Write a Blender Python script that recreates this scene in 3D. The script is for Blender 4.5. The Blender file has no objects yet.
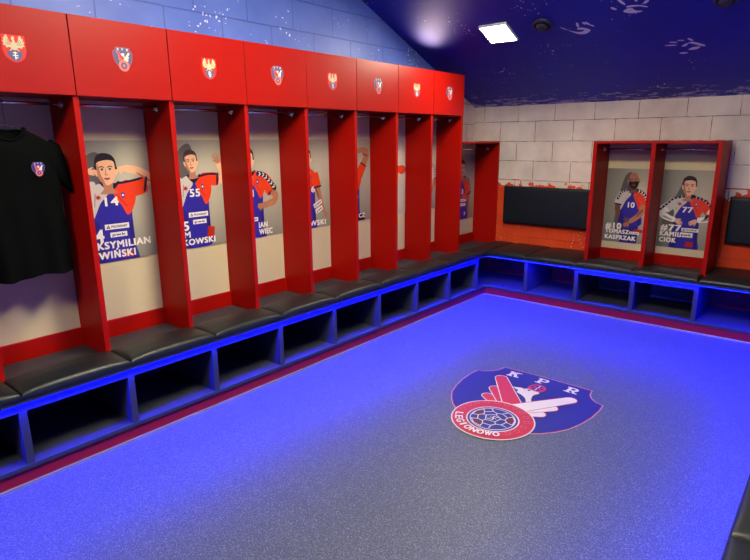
import bpy, bmesh, math, random
from mathutils import Vector, Matrix
random.seed(7)
COL = bpy.context.scene.collection
PI = math.pi

# ------------------------------------------------------------------ materials
def srgb(r, g, b):
    def f(c):
        c /= 255.0
        return c / 12.92 if c <= 0.04045 else ((c + 0.055) / 1.055) ** 2.4
    return (f(r), f(g), f(b), 1.0)

MATS = {}
def mat(name, col, rough=0.5, metal=0.0, spec=0.5, emit=None, es=0.0):
    m = bpy.data.materials.new(name); m.use_nodes = True
    b = m.node_tree.nodes['Principled BSDF']
    b.inputs['Base Color'].default_value = col
    b.inputs['Roughness'].default_value = rough
    b.inputs['Metallic'].default_value = metal
    b.inputs['Specular IOR Level'].default_value = spec
    if emit:
        b.inputs['Emission Color'].default_value = emit
        b.inputs['Emission Strength'].default_value = es
    MATS[name] = m
    return m
def bsdf(m): return m.node_tree.nodes['Principled BSDF']
def N(m, t, **kw):
    n = m.node_tree.nodes.new(t)
    for k, v in kw.items():
        if hasattr(n, k) and not k[0].isupper(): setattr(n, k, v)
        else: n.inputs[k].default_value = v
    return n
def L(m, a, b): m.node_tree.links.new(a, b)
def ramp(m, fac, p0, p1, c0=(0, 0, 0, 1), c1=(1, 1, 1, 1)):
    r = m.node_tree.nodes.new('ShaderNodeValToRGB')
    r.color_ramp.elements[0].position = p0; r.color_ramp.elements[1].position = p1
    r.color_ramp.elements[0].color = c0; r.color_ramp.elements[1].color = c1
    L(m, fac, r.inputs['Fac']); return r
def mixc(m, fac, a, b, mode='MIX'):
    n = m.node_tree.nodes.new('ShaderNodeMix'); n.data_type = 'RGBA'; n.blend_type = mode
    for s, v in ((0, fac), (6, a), (7, b)):
        if hasattr(v, 'default_value') or hasattr(v, 'is_linked'): L(m, v, n.inputs[s])
        else: n.inputs[s].default_value = v
    return n.outputs[2]
def math_(m, op, a, b=0.0, c=0.0):
    n = m.node_tree.nodes.new('ShaderNodeMath'); n.operation = op
    for i, v in enumerate((a, b, c)):
        if hasattr(v, 'is_linked'): L(m, v, n.inputs[i])
        else: n.inputs[i].default_value = v
    return n.outputs[0]
def bump(m, h, strength=0.3, dist=0.01):
    n = N(m, 'ShaderNodeBump', Strength=strength, Distance=dist)
    L(m, h, n.inputs['Height']); L(m, n.outputs[0], bsdf(m).inputs['Normal'])
def objco(m): return m.node_tree.nodes.new('ShaderNodeTexCoord').outputs['Object']

def speck(m, co, dens_lo=0.56, dens_hi=0.72, scale=38.0, seed=0.0):
    """white paint flecks: small voronoi dots shown where a cloudy mask is high"""
    v = N(m, 'ShaderNodeTexVoronoi', Scale=scale); L(m, co, v.inputs['Vector'])
    nz = N(m, 'ShaderNodeTexNoise', Scale=2.3, Detail=3.0)
    mp = N(m, 'ShaderNodeMapping'); mp.inputs['Location'].default_value = (seed, seed * .7, seed * 1.3)
    L(m, co, mp.inputs[0]); L(m, mp.outputs[0], nz.inputs['Vector'])
    msk = ramp(m, nz.outputs['Fac'], dens_lo, dens_hi).outputs[0]
    rnd = N(m, 'ShaderNodeTexNoise', Scale=55.0, Detail=1.0); L(m, co, rnd.inputs['Vector'])
    r = math_(m, 'MULTIPLY', msk, 0.46)
    r = math_(m, 'MULTIPLY', r, ramp(m, rnd.outputs['Fac'], .5, .7).outputs[0])
    return math_(m, 'LESS_THAN', v.outputs['Distance'], r)

def wallbrick(m, co, ax, zoff, xoff, w, h, mortar=0.004):
    """block joints, returns Fac (1 = joint).  ax: 0 -> run along x, 1 -> run along y"""
    sp = m.node_tree.nodes.new('ShaderNodeSeparateXYZ'); L(m, co, sp.inputs[0])
    cb = m.node_tree.nodes.new('ShaderNodeCombineXYZ')
    L(m, math_(m, 'ADD', sp.outputs[ax], xoff), cb.inputs[0])
    L(m, math_(m, 'ADD', sp.outputs[2], zoff), cb.inputs[1])
    nz = N(m, 'ShaderNodeTexNoise', Scale=9.0, Detail=2.0); L(m, co, nz.inputs['Vector'])
    ad = m.node_tree.nodes.new('ShaderNodeVectorMath'); ad.operation = 'MULTIPLY_ADD'
    L(m, nz.outputs['Color'], ad.inputs[0]); ad.inputs[1].default_value = (.008, .008, 0); L(m, cb.outputs[0], ad.inputs[2])
    b = N(m, 'ShaderNodeTexBrick')
    b.offset = 0.5; b.offset_frequency = 2
    b.inputs['Scale'].default_value = 1.0; b.inputs['Mortar Size'].default_value = mortar
    b.inputs['Mortar Smooth'].default_value = 0.3
    b.inputs['Brick Width'].default_value = w; b.inputs['Row Height'].default_value = h
    L(m, ad.outputs[0], b.inputs['Vector'])
    return b.outputs['Fac'], sp

def build_materials():
    mat('red_laminate', (0.36, 0.0035, 0.001, 1), 0.45, spec=0.15)
    mat('red_front', (0.34, 0.0045, 0.001, 1), 0.36, spec=0.28)
    mat('red_plinth', (0.26, 0.006, 0.03, 1), 0.5, spec=.25)
    mat('white_board', (0.63, 0.53, 0.315, 1), 0.5)
    mat('graphite', (0.030, 0.032, 0.043, 1), 0.5, spec=.35)
    mat('graphite_dark', (0.012, 0.012, 0.016, 1), 0.6, spec=.3)
    mat('grey_board', (0.20, 0.185, 0.185, 1), 0.55)
    mat('chrome', (0.75, 0.75, 0.78, 1), 0.18, metal=1.0)
    mat('trim_metal', (0.42, 0.43, 0.46, 1), 0.4, metal=0.7)
    mat('black_gap', (0.006, 0.005, 0.006, 1), 0.8)
    m = mat('led_blue', (0.02, 0.03, 0.6, 1), 0.5)
    e = N(m, 'ShaderNodeEmission', Strength=LED); e.inputs['Color'].default_value = (0.0, 0.0006, 1.0, 1)
    L(m, e.outputs[0], m.node_tree.nodes['Material Output'].inputs['Surface'])
    mat('lamp_white', (0.9, 0.9, 0.88, 1), 0.5, emit=(1.0, 0.90, 0.66, 1), es=LAMP)
    mat('lamp_white_small', (0.9, 0.9, 0.88, 1), 0.5, emit=(1.0, 0.88, 0.66, 1), es=190.0)
    mat('lamp_frame', (0.75, 0.75, 0.75, 1), 0.4)
    mat('vent_dark', (0.02, 0.02, 0.05, 1), 0.45)
    mat('hand_paint', srgb(235, 222, 245), 0.7)
    mat('baseboard_white', (0.5, 0.48, 0.46, 1), 0.5)
    # leatherette
    m = mat('leatherette', (0.005, 0.008, 0.011, 1), 0.42, spec=0.42)
    co = objco(m); n = N(m, 'ShaderNodeTexVoronoi', Scale=420.0); L(m, co, n.inputs['Vector'])
    bump(m, n.outputs['Distance'], 0.10, 0.002)
    m = mat('pad_navy', (0.0055, 0.009, 0.015, 1), 0.5, spec=0.3)
    co = objco(m); n = N(m, 'ShaderNodeTexVoronoi', Scale=420.0); L(m, co, n.inputs['Vector'])
    bump(m, n.outputs['Distance'], 0.08, 0.002)
    # shirt cloth
    m = mat('black_cloth', (0.0018, 0.0022, 0.0025, 1), 0.9, spec=0.06)
    co = objco(m); n = N(m, 'ShaderNodeTexNoise', Scale=7.0, Detail=3.0); L(m, co, n.inputs['Vector'])
    bump(m, n.outputs['Fac'], 0.25, 0.01)
    # speckled vinyl floor
    m = mat('vinyl_floor', (0.15, 0.16, 0.18, 1), 0.42, spec=0.28)
    co = objco(m)
    n1 = N(m, 'ShaderNodeTexNoise', Scale=170.0, Detail=2.0); L(m, co, n1.inputs['Vector'])
    n2 = N(m, 'ShaderNodeTexVoronoi', Scale=260.0); L(m, co, n2.inputs['Vector'])
    c = ramp(m, n1.outputs['Fac'], 0.32, 0.70, (0.020, 0.026, 0.029, 1), (0.090, 0.104, 0.108, 1)).outputs[0]
    f = ramp(m, n2.outputs['Color'], 0.72, 0.80).outputs[0]
    c = mixc(m, f, c, (0.13, 0.145, 0.15, 1))
    L(m, c, bsdf(m).inputs['Base Color'])
    rr = ramp(m, n1.outputs['Fac'], 0.3, 0.7, (.36, .36, .36, 1), (.55, .55, .55, 1)).outputs[0]
    L(m, rr, bsdf(m).inputs['Roughness'])
    bump(m, n1.outputs['Fac'], 0.12, 0.002)
    # blue ceiling
    m = mat('ceiling_blue', srgb(40, 42, 150), 0.55, spec=0.36)
    co = objco(m)
    nz = N(m, 'ShaderNodeTexNoise', Scale=1.6, Detail=3.0); L(m, co, nz.inputs['Vector'])
    c = ramp(m, nz.outputs['Fac'], .35, .7, srgb(10, 24, 150), srgb(14, 30, 165)).outputs[0]
    sp = m.node_tree.nodes.new('ShaderNodeSeparateXYZ'); L(m, co, sp.inputs[0])
    s = speck(m, co, .52, .68, 26.0, 3.1)
    # worn streaks close to the wall edge (y -> 4.62)
    mp = N(m, 'ShaderNodeMapping'); mp.inputs['Scale'].default_value = (2.2, 9.0, 9.0); L(m, co, mp.inputs[0])
    ns = N(m, 'ShaderNodeTexNoise', Scale=3.0, Detail=6.0, Roughness=.75); L(m, mp.outputs[0], ns.inputs['Vector'])
    band = m.node_tree.nodes.new('ShaderNodeMapRange')
    band.inputs[1].default_value = 4.25; band.inputs[2].default_value = 4.62; band.inputs[3].default_value = 0.0; band.inputs[4].default_value = 0.17
    L(m, sp.outputs[1], band.inputs[0])
    st = ramp(m, math_(m, 'ADD', ns.outputs['Fac'], band.outputs[0]), .66, .70).outputs[0]
    c = mixc(m, s, c, srgb(205, 205, 235)); c = mixc(m, st, c, srgb(170, 165, 205))
    L(m, c, bsdf(m).inputs['Base Color'])
    bump(m, nz.outputs['Fac'], 0.15, 0.03)
    # blue painted block wall on the left (y runs along)
    m = mat('wall_blue', srgb(78, 102, 190), 0.45, spec=0.4)
    co = objco(m)
    fac, sp = wallbrick(m, co, 1, -2.48 + 2.2, 0.435 * 8 - 2.073, 0.4345, 0.22, 0.005)
    s = speck(m, co, .44, .60, 30.0, 1.7)
    nz = N(m, 'ShaderNodeTexNoise', Scale=3.0, Detail=4.0); L(m, co, nz.inputs['Vector'])
    c = ramp(m, nz.outputs['Fac'], .3, .7, srgb(82, 108, 200), srgb(100, 126, 216)).outputs[0]
    c = mixc(m, math_(m, 'MULTIPLY', fac, .4), c, srgb(50, 70, 160))
    c = mixc(m, s, c, srgb(225, 228, 240))
    nb = math_(m, 'MULTIPLY_ADD', nz.outputs['Fac'], .25, sp.outputs[1])
    bare = ramp(m, nz.outputs['Fac'], .3, .7, srgb(206, 192, 184), srgb(230, 218, 208)).outputs[0]
    bare = mixc(m, math_(m, 'MULTIPLY', fac, .6), bare, srgb(96, 60, 52))
    c = mixc(m, math_(m, 'GREATER_THAN', nb, 3.93), c, bare)
    L(m, c, bsdf(m).inputs['Base Color'])
    bump(m, math_(m, 'MULTIPLY', fac, -1.0), 0.9, 0.012)
    # block wall at the back: bare pale blocks above, orange red paint below
    for nm, ax, zo, xo in (('wall_back', 0, -1.204 + 0.2117 * 20, 0.4185 * 10 - 0.150),):
        m = mat(nm, (.6, .5, .45, 1), 0.75, spec=0.25)
        co = objco(m)
        fac, sp = wallbrick(m, co, ax, zo, xo, 0.4185, 0.2117, 0.0035)
        n1 = N(m, 'ShaderNodeTexNoise', Scale=4.0, Detail=4.0); L(m, co, n1.inputs['Vector'])
        n2 = N(m, 'ShaderNodeTexNoise', Scale=11.0, Detail=4.0, Roughness=.65); L(m, co, n2.inputs['Vector'])
        up = ramp(m, n1.outputs['Fac'], .3, .7, srgb(206, 192, 184), srgb(230, 218, 208)).outputs[0]
        jn = ramp(m, n2.outputs['Fac'], .36, .56, (.22, .22, .22, 1), (.95, .95, .95, 1)).outputs[0]
        up = mixc(m, math_(m, 'MULTIPLY', fac, jn), up, srgb(96, 60, 52))
        lo = ramp(m, n1.outputs['Fac'], .3, .7, srgb(206, 62, 24), srgb(222, 78, 34)).outputs[0]
        lo = mixc(m, math_(m, 'MULTIPLY', fac, .55), lo, srgb(165, 44, 18))
        lo = mixc(m, speck(m, co, .50, .64, 40.0, 5.0), lo, srgb(225, 190, 165))
        z = sp.outputs[2]
        h = math_(m, 'MULTIPLY_ADD', n2.outputs['Fac'], .36, z)          # ragged paint line
        below = math_(m, 'LESS_THAN', h, 1.325)
        full = math_(m, 'LESS_THAN', z, 1.203)
        msk = math_(m, 'MULTIPLY', below, full)
        edge = math_(m, 'MULTIPLY', math_(m, 'LESS_THAN', math_(m, 'ABSOLUTE', math_(m, 'SUBTRACT', z, 1.202)), .006), ramp(m, n1.outputs['Fac'], .45, .5).outputs[0])
        msk = math_(m, 'MAXIMUM', msk, edge)
        c = mixc(m, msk, up, lo)
        L(m, c, bsdf(m).inputs['Base Color'])
        h2 = math_(m, 'MULTIPLY_ADD', n2.outputs['Fac'], .25, math_(m, 'MULTIPLY', fac, -1.0))
        bump(m, h2, 0.6, 0.008)
    # studio backdrop of the poster photographs
    m = mat('photo_backdrop', srgb(150, 145, 134), 0.32, spec=0.45)
    g = m.node_tree.nodes.new('ShaderNodeTexCoord').outputs['Generated']
    ds = m.node_tree.nodes.new('ShaderNodeVectorMath'); ds.operation = 'DISTANCE'
    mp = N(m, 'ShaderNodeMapping'); mp.inputs['Scale'].default_value = (1, 0, 1); L(m, g, mp.inputs[0])
    L(m, mp.outputs[0], ds.inputs[0]); ds.inputs[1].default_value = (.72, 0, .62)
    c = ramp(m, ds.outputs['Value'], .05, .85, srgb(186, 180, 160), srgb(112, 108, 98)).outputs[0]
    L(m, c, bsdf(m).inputs['Base Color'])
    m = mat('photo_backdrop_pale', srgb(190, 184, 170), 0.32, spec=0.45)
    # flat printing inks
    for nm, c in dict(ink_skin=(232, 178, 140), ink_skin_shade=(184, 124, 92), ink_skin_dark=(120, 74, 52), ink_skin_tan=(176, 116, 82),
                      ink_skin_tan_shade=(118, 74, 52), ink_hair=(34, 24, 22), ink_hair_brown=(66, 42, 30), ink_navy=(26, 24, 58),
                      ink_blue=(48, 40, 150), ink_blue_shade=(36, 28, 112), ink_orange=(226, 62, 24), ink_orange_shade=(176, 40, 22),
                      ink_white=(238, 234, 224), ink_offwhite=(202, 196, 186), ink_greywhite=(160, 154, 150), ink_shadow=(92, 88, 82),
                      ink_black=(18, 16, 22), ink_lip=(160, 78, 66), ink_red=(200, 40, 34), ink_crest_blue=(44, 46, 140),
                      ink_crest_red=(206, 44, 48), ink_maroon=(120, 30, 40), ink_cream=(236, 226, 204), ink_pink=(222, 120, 108), ink_silver=(200, 186, 150),
                      ink_steel=(88, 88, 130), ink_city_red=(214, 52, 34)).items():
        mat(nm, srgb(*c), 0.35, spec=0.4)
    for nm, c in dict(floor_blue=(.016, .019, .12, 1), floor_red=(.36, .022, .022, 1), floor_maroon=(.085, .012, .016, 1), floor_cream=(.46, .43, .33, 1), floor_pink=(.36, .09, .07, 1), floor_white=(.50, .47, .38, 1)).items():
        mat(nm, c, 0.5, spec=0.2)

LED = 1350.0
LAMP = 70.0
build_materials()
M = MATS

# ------------------------------------------------------------------ mesh building
class MB:
    def __init__(s): s.bm = bmesh.new(); s.mats = []
    def mi(s, name):
        if name not in s.mats: s.mats.append(name)
        return s.mats.index(name)
    def box(s, x0, x1, y0, y1, z0, z1, m, bev=0.0):
        b = bmesh.new()
        bmesh.ops.create_cube(b, size=1.0)
        for v in b.verts:
            v.co = Vector(((x0 + x1) / 2 + v.co.x * (x1 - x0), (y0 + y1) / 2 + v.co.y * (y1 - y0), (z0 + z1) / 2 + v.co.z * (z1 - z0)))
        if bev > 0:
            bmesh.ops.bevel(b, geom=b.edges[:], offset=bev, segments=2, affect='EDGES', profile=0.5)
        s.add(b, m); return s
    def add(s, b, m, smooth=False):
        i = s.mi(m); mp = {}
        for v in b.verts: mp[v] = s.bm.verts.new(v.co)
        for f in b.faces:
            try:
                g = s.bm.faces.new([mp[v] for v in f.verts]); g.material_index = i; g.smooth = smooth
            except ValueError: pass
        b.free()
    def tube(s, pts, r, m, seg=10, cap=True, smooth=True):
        i = s.mi(m); rings = []
        pts = [Vector(p) for p in pts]
        rs = r if isinstance(r, (list, tuple)) else [r] * len(pts)
        up0 = None
        for k, p in enumerate(pts):
            t = (pts[min(k + 1, len(pts) - 1)] - pts[max(k - 1, 0)]).normalized()
            if up0 is None:
                up0 = Vector((0, 0, 1)) if abs(t.z) < .9 else Vector((1, 0, 0))
            a = t.cross(up0).normalized(); b = a.cross(t).normalized(); up0 = b
            rings.append([s.bm.verts.new(p + (a * math.cos(2 * PI * j / seg) + b * math.sin(2 * PI * j / seg)) * rs[k]) for j in range(seg)])
        for A, B in zip(rings, rings[1:]):
            for j in range(seg):
                f = s.bm.faces.new([A[j], A[(j + 1) % seg], B[(j + 1) % seg], B[j]]); f.material_index = i; f.smooth = smooth
        if cap:
            for R in (rings[0], rings[-1]):
                f = s.bm.faces.new(R); f.material_index = i
        return s
    def lathe(s, prof, m, origin, ax, seg=24, smooth=True):
        """prof: list of (r, h) along axis ax"""
        i = s.mi(m); ax = Vector(ax).normalized()
        t = Vector((1, 0, 0)) if abs(ax.x) < .9 else Vector((0, 1, 0))
        a = ax.cross(t).normalized(); b = ax.cross(a).normalized(); o = Vector(origin)
        rings = [[s.bm.verts.new(o + ax * h + (a * math.cos(2 * PI * j / seg) + b * math.sin(2 * PI * j / seg)) * r) for j in range(seg)] for r, h in prof]
        for A, B in zip(rings, rings[1:]):
            for j in range(seg):
                f = s.bm.faces.new([A[j], A[(j + 1) % seg], B[(j + 1) % seg], B[j]]); f.material_index = i; f.smooth = smooth
        for R in (rings[0], rings[-1]):
            f = s.bm.faces.new(R); f.material_index = i
        return s
    def grid(s, fn, nu, nv, m, smooth=True, wrap=False):
        i = s.mi(m)
        V = [[s.bm.verts.new(fn(u / nu, v / nv)) for v in range(nv + 1 - (1 if wrap else 0))] for u in range(nu + 1)]
        W = len(V[0])
        for u in range(nu):
            for v in range(nv):
                q = [V[u][v], V[u + 1][v], V[u + 1][(v + 1) % W], V[u][(v + 1) % W]]
                f = s.bm.faces.new(q); f.material_index = i; f.smooth = smooth
        return V
    def build(s, name, parent=None, loc=None, fix=True):
        if fix: bmesh.ops.recalc_face_normals(s.bm, faces=s.bm.faces[:])
        me = bpy.data.meshes.new(name); s.bm.to_mesh(me); s.bm.free()
        for m in s.mats: me.materials.append(MATS[m])
        o = bpy.data.objects.new(name, me); COL.objects.link(o)
        if parent: o.parent = parent
        if loc: o.location = loc
        return o

def tag(o, label=None, cat=None, group=None, kind=None):
    if label: o['label'] = label
    if cat: o['category'] = cat
    if group: o['group'] = group
    if kind: o['kind'] = kind
    return o
def empty(name, loc=(0, 0, 0), rz=0.0, **kw):
    o = bpy.data.objects.new(name, None); COL.objects.link(o)
    o.location = loc; o.rotation_euler = (0, 0, rz); o.empty_display_size = .1
    return tag(o, **kw)
def bx(name, parent, m, x0, x1, y0, y1, z0, z1, bev=0.0015):
    return MB().box(x0, x1, y0, y1, z0, z1, m, bev).build(name, parent)

# ------------------------------------------------------------------ flat printed artwork
def spline(pts, n=6):
    out = []; k = len(pts)
    for i in range(k):
        p0, p1, p2, p3 = (Vector(pts[(i + j - 1) % k]) for j in range(4))
        for t in range(n):
            t /= n
            out.append(0.5 * ((2 * p1) + (-p0 + p2) * t + (2 * p0 - 5 * p1 + 4 * p2 - p3) * t * t + (-p0 + 3 * p1 - 3 * p2 + p3) * t ** 3))
    return out
_glyph = {}
def glyphs(txt, bold):
    key = (txt, bold)
    if key not in _glyph:
        cu = bpy.data.curves.new('lettering', 'FONT'); cu.body = txt; cu.space_character = 1.0 + bold * 2.2; cu.resolution_u = 4
        ob = bpy.data.objects.new('lettering', cu); COL.objects.link(ob)
        bpy.context.view_layer.update()
        ev = ob.evaluated_get(bpy.context.evaluated_depsgraph_get())
        me = ev.to_mesh()
        _glyph[key] = ([(v.co.x, v.co.y) for v in me.vertices], [tuple(p.vertices) for p in me.polygons])
        ev.to_mesh_clear()
        bpy.data.objects.remove(ob); bpy.data.curves.remove(cu)
    return _glyph[key]

class Print:
    """layers of ink on a thin backing; local picture plane is x (right) / y (up)"""
    def __init__(s, step=0.00004): s.items = []; s.k = 0; s.step = step; s.clip = None
    def nxt(s): s.k += 1; return s.k
    def poly(s, pts, m, smooth=False, n=6):
        pts = spline(pts, n) if smooth else [Vector(p) for p in pts]
        s.items.append(([(p[0], p[1]) for p in pts], [tuple(range(len(pts)))], m, s.nxt()))
    def blob(s, pts, m, n=6): s.poly(pts, m, True, n)
    def ell(s, cx, cy, rx, ry, m, rot=0.0, n=28):
        c, q = math.cos(rot), math.sin(rot)
        s.poly([(cx + rx * math.cos(2 * PI * i / n) * c - ry * math.sin(2 * PI * i / n) * q,
                 cy + rx * math.cos(2 * PI * i / n) * q + ry * math.sin(2 * PI * i / n) * c) for i in range(n)], m)
    def limb(s, pts, ws, m, n=6):
        pts = [Vector(p) for p in pts]; l, r = [], []
        for i, p in enumerate(pts):
            t = (pts[min(i + 1, len(pts) - 1)] - pts[max(i - 1, 0)]).normalized(); q = Vector((-t.y, t.x))
            l.append(p + q * ws[i]); r.append(p - q * ws[i])
        s.blob(l + r[::-1], m, n)
    def line(s, pts, w, m):
        for a, b in zip(pts, pts[1:]):
            a, b = Vector(a), Vector(b); t = (b - a)
            if t.length == 0: continue
            q = Vector((-t.y, t.x)).normalized() * w / 2
            s.poly([a + q, a - q, b - q, b + q], m)
    def ring(s, cx, cy, r0, r1, m, n=64):
        for i in range(n):
            a, b = 2 * PI * i / n, 2 * PI * (i + 1) / n
            s.items.append(([(cx + r0 * math.cos(a), cy + r0 * math.sin(a)), (cx + r1 * math.cos(a), cy + r1 * math.sin(a)),
                             (cx + r1 * math.cos(b), cy + r1 * math.sin(b)), (cx + r0 * math.cos(b), cy + r0 * math.sin(b))], [(0, 1, 2, 3)], m, s.k + 1))
        s.nxt()
    def text(s, txt, x, y, h, m, w=None, bold=0.035, rot=0.0, align='L'):
        vs, fs = glyphs(txt, bold)
        if not vs: return
        x0 = min(v[0] for v in vs); x1 = max(v[0] for v in vs)
        cap = 0.73
        sy = h / cap; sx = (w / (x1 - x0)) if w else sy
        off = {'L': 0, 'C': -(x1 - x0) * sx / 2, 'R': -(x1 - x0) * sx}[align]
        c, q = math.cos(rot), math.sin(rot)
        wd = bold * h
        for dx, dy in ((1, .6), (-1, .6), (1, -.6), (-1, -.6), (0, 0)):    # thick strokes
            pts = []
            for a, b in vs:
                px = (a - x0) * sx + off + dx * wd; py = b * sy + dy * wd
                pts.append((x + px * c - py * q, y + px * q + py * c))
            s.items.append((pts, fs, m, s.nxt()))
    def build(s, name, parent=None, plane='xz', scale=1.0, backing=None, org=(0, 0), clip=None):
        """backing: (x0,x1,y0,y1,thickness,material). plane xz faces -y, plane xy faces +z"""
        bm = bmesh.new(); mats = []
        def mi(n):
            if n not in mats: mats.append(n)
            return mats.index(n)
        def P(u, v, d):
            u = (u - org[0]) * scale; v = (v - org[1]) * scale
            return Vector((u, -d, v)) if plane == 'xz' else Vector((u, v, d))
        base = 0.0
        if backing:
            x0, x1, y0, y1, th, bmn = backing
            i = mi(bmn); base = th
            c = [P(x0, y0, 0), P(x1, y0, 0), P(x1, y1, 0), P(x0, y1, 0), P(x0, y0, th), P(x1, y0, th), P(x1, y1, th), P(x0, y1, th)]
            V = [bm.verts.new(p) for p in c]
            for q in ((3, 2, 1, 0), (4, 5, 6, 7), (0, 1, 5, 4), (1, 2, 6, 5), (2, 3, 7, 6), (3, 0, 4, 7)):
                f = bm.faces.new([V[j] for j in q]); f.material_index = i
        for pts, faces, m, k in s.items:
            i = mi(m); d = base + k * s.step
            b = bmesh.new()
            V = [b.verts.new((p[0], p[1], 0)) for p in pts]
            for f in faces:
                try: b.faces.new([V[j] for j in f])
                except ValueError: pass
            if len(faces) == 1 and len(pts) > 4:
                bmesh.ops.triangulate(b, faces=b.faces[:])
            if clip:
                for co, no in (((clip[0], 0, 0), (-1, 0, 0)), ((clip[1], 0, 0), (1, 0, 0)), ((0, clip[2], 0), (0, -1, 0)), ((0, clip[3], 0), (0, 1, 0))):
                    bmesh.ops.bisect_plane(b, geom=b.verts[:] + b.edges[:] + b.faces[:], plane_co=co, plane_no=no, clear_outer=True)
            mp = {v: bm.verts.new(P(v.co.x, v.co.y, d)) for v in b.verts}
            for f in b.faces:
                g = bm.faces.new([mp[v] for v in f.verts]); g.material_index = i
                g.normal_update()
                want = Vector((0, -1, 0)) if plane == 'xz' else Vector((0, 0, 1))
                if g.normal.dot(want) < 0: g.normal_flip()
            b.free()
        me = bpy.data.meshes.new(name); bm.to_mesh(me); bm.free()
        for m in mats: me.materials.append(MATS[m])
        o = bpy.data.objects.new(name, me); COL.objects.link(o)
        if parent: o.parent = parent
        return o

# ---------------- club crest (coordinates in metres of the floor emblem, centre x = 0, y from the ring centre)
def club_crest(P, fine=True, blue='ink_crest_blue'):
    k = 'floor_' if fine else 'ink_'
    cream, red, maroon, white, pink = k + 'cream', k + ('red' if fine else 'crest_red'), k + 'maroon', k + 'white', k + 'pink'
    half = [(0, .783), (.155, .780), (.318, .774), (.322, .735), (.334, .690), (.362, .648), (.400, .616), (.445, .605),
            (.452, .52), (.447, .40), (.428, .29), (.396, .18), (.35, .10), (.293, .03), (.22, -.03), (.12, -.09), (0, -.14)]
    out = half + [(-x, y) for x, y in half[-2:0:-1]]
    def grow(k):
        return [(x * (1 + k), .35 + (y - .35) * (1 + k)) for x, y in out]
    P.poly(grow(.020), cream if fine else pink)
    P.poly(grow(.014), red if fine else pink)
    P.poly(out, blue)
    # slab letters K P R
    def slab(strokes, cx, cy, rot, s):
        c, q = math.cos(rot), math.sin(rot)
        for poly in strokes:
            P.poly([(cx + (x * c - y * q) * s, cy + (x * q + y * c) * s) for x, y in poly], white)
    def rect(x0, x1, y0, y1): return [(x0, y0), (x1, y0), (x1, y1), (x0, y1)]
    K = [rect(-.40, -.18, -.5, .5), rect(-.52, -.04, .36, .5), rect(-.52, -.04, -.5, -.36),
         [(-.20, -.10), (-.20, .14), (.16, .44), (.40, .44)], [(-.10, .06), (.10, .18), (.44, -.44), (.16, -.44)],
         rect(.08, .52, .36, .5), rect(.08, .54, -.5, -.36)]
    Pl = [rect(-.38, -.14, -.5, .5), rect(-.52, .16, .36, .5), rect(-.52, .04, -.5, -.36)]
    bowl = [(.0, .5), (.26, .47), (.42, .33), (.44, .18), (.40, .03), (.24, -.10), (0, -.12)]
    bin_ = [(.0, .36), (.14, .33), (.20, .24), (.20, .14), (.14, .05), (0, .02)]
    Pb = bowl + bin_[::-1]
    Pb2 = [rect(-.2, .02, .36, .5), rect(-.2, .02, -.12, .02)]
    R = Pl[:1] + [rect(-.52, .10, .36, .5), rect(-.52, .02, -.5, -.36), [(-.02, -.10), (.18, -.08), (.42, -.44), (.18, -.44)], rect(.14, .54, -.5, -.36)]
    slab(K, -.205, .700, .05, .085); slab(Pl + Pb2 + [Pb], .005, .712, 0, .085); slab(R + Pb2 + [Pb], .218, .696, -.05, .085)
    # feathers
    def feather(p, q, w0, w1, m, rim):
        p, q = Vector(p), Vector(q); t = (q - p).normalized(); n = Vector((-t.y, t.x))
        def shp(e):
            r = w1 + e; pts = [p + n * (w0 + e), ]
            c = q - t * w1
            for k in range(9):
                a = PI / 2 - PI * k / 8
                pts.append(c + t * (r * math.cos(a)) + n * (r * math.sin(a)))
            pts.append(p - n * (w0 + e)); return pts
        P.poly(shp(.006), rim); P.poly(shp(0), m)
    b = (.045, .215)
    feather((.02, .16), (-.215, .285), .050, .036, red, cream)
    feather((.02, .19), (-.225, .425), .055, .038, red, cream)
    feather((.045, .20), (-.272, .612), .062, .040, red, cream)
    P.blob([(.02, .18), (.06, .30), (.03, .38), (-.02, .42), (-.06, .44), (-.055, .49), (-.02, .535), (.03, .535), (.068, .51),
            (.050, .46), (.062, .40), (.10, .33), (.14, .25), (.10, .16)], cream)
    P.poly([(-.120, .495), (-.06, .47), (-.035, .50), (-.055, .52)], cream)
    feather((.05, .165), (.225, .255), .050, .036, cream, red)
    feather((.05, .20), (.245, .385), .052, .038, cream, red)
    feather((.045, .215), (.288, .575), .055, .040, cream, red)
    if fine:
        P.ell(-.005, .512, .011, .011, blue)
        # ring crown on the head
        P.blob([(-.030, .545), (-.028, .60), (.005, .635), (.045, .632), (.078, .60), (.074, .54), (.03, .52)], red)
        P.blob([(-.018, .555), (-.017, .595), (.010, .620), (.042, .618), (.064, .592), (.061, .552), (.03, .536)], blue)
        P.line([(-.02, .56), (.062, .60)], .010, red); P.line([(.023, .54), (.027, .625)], .008, cream)
        P.line([(-.012, .60), (.06, .556)], .008, red)
    # ring with the ball
    P.ell(0, 0, .250, .250, cream if fine else pink, n=64)
    P.ell(0, 0, .242, .242, red if fine else pink, n=64)
    P.ell(0, 0, .158, .158, cream if fine else pink, n=56)
    P.ell(0, 0, .150, .150, blue, n=56)
    if not fine:
        P.ell(0, 0, .06, .06, pink, n=20); return
    P.ell(0, 0, .137, .137, cream, n=56); P.ell(0, 0, .131, .131, blue, n=56)
    def arcblob(a0, a1, r0, r1, m):
        n = 8
        P.poly([(r1 * math.cos(a0 + (a1 - a0) * i / n), r1 * math.sin(a0 + (a1 - a0) * i / n)) for i in range(n + 1)] +
               [(r0 * math.cos(a1 - (a1 - a0) * i / n), r0 * math.sin(a1 - (a1 - a0) * i / n)) for i in range(n + 1)], m)
    # handball panels: centre pentagon, five seams, dark patches
    BA = math.radians(24)
    pent = [(.05 * math.cos(BA + 2 * PI * i / 5), .05 * math.sin(BA + 2 * PI * i / 5)) for i in range(5)]
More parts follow.
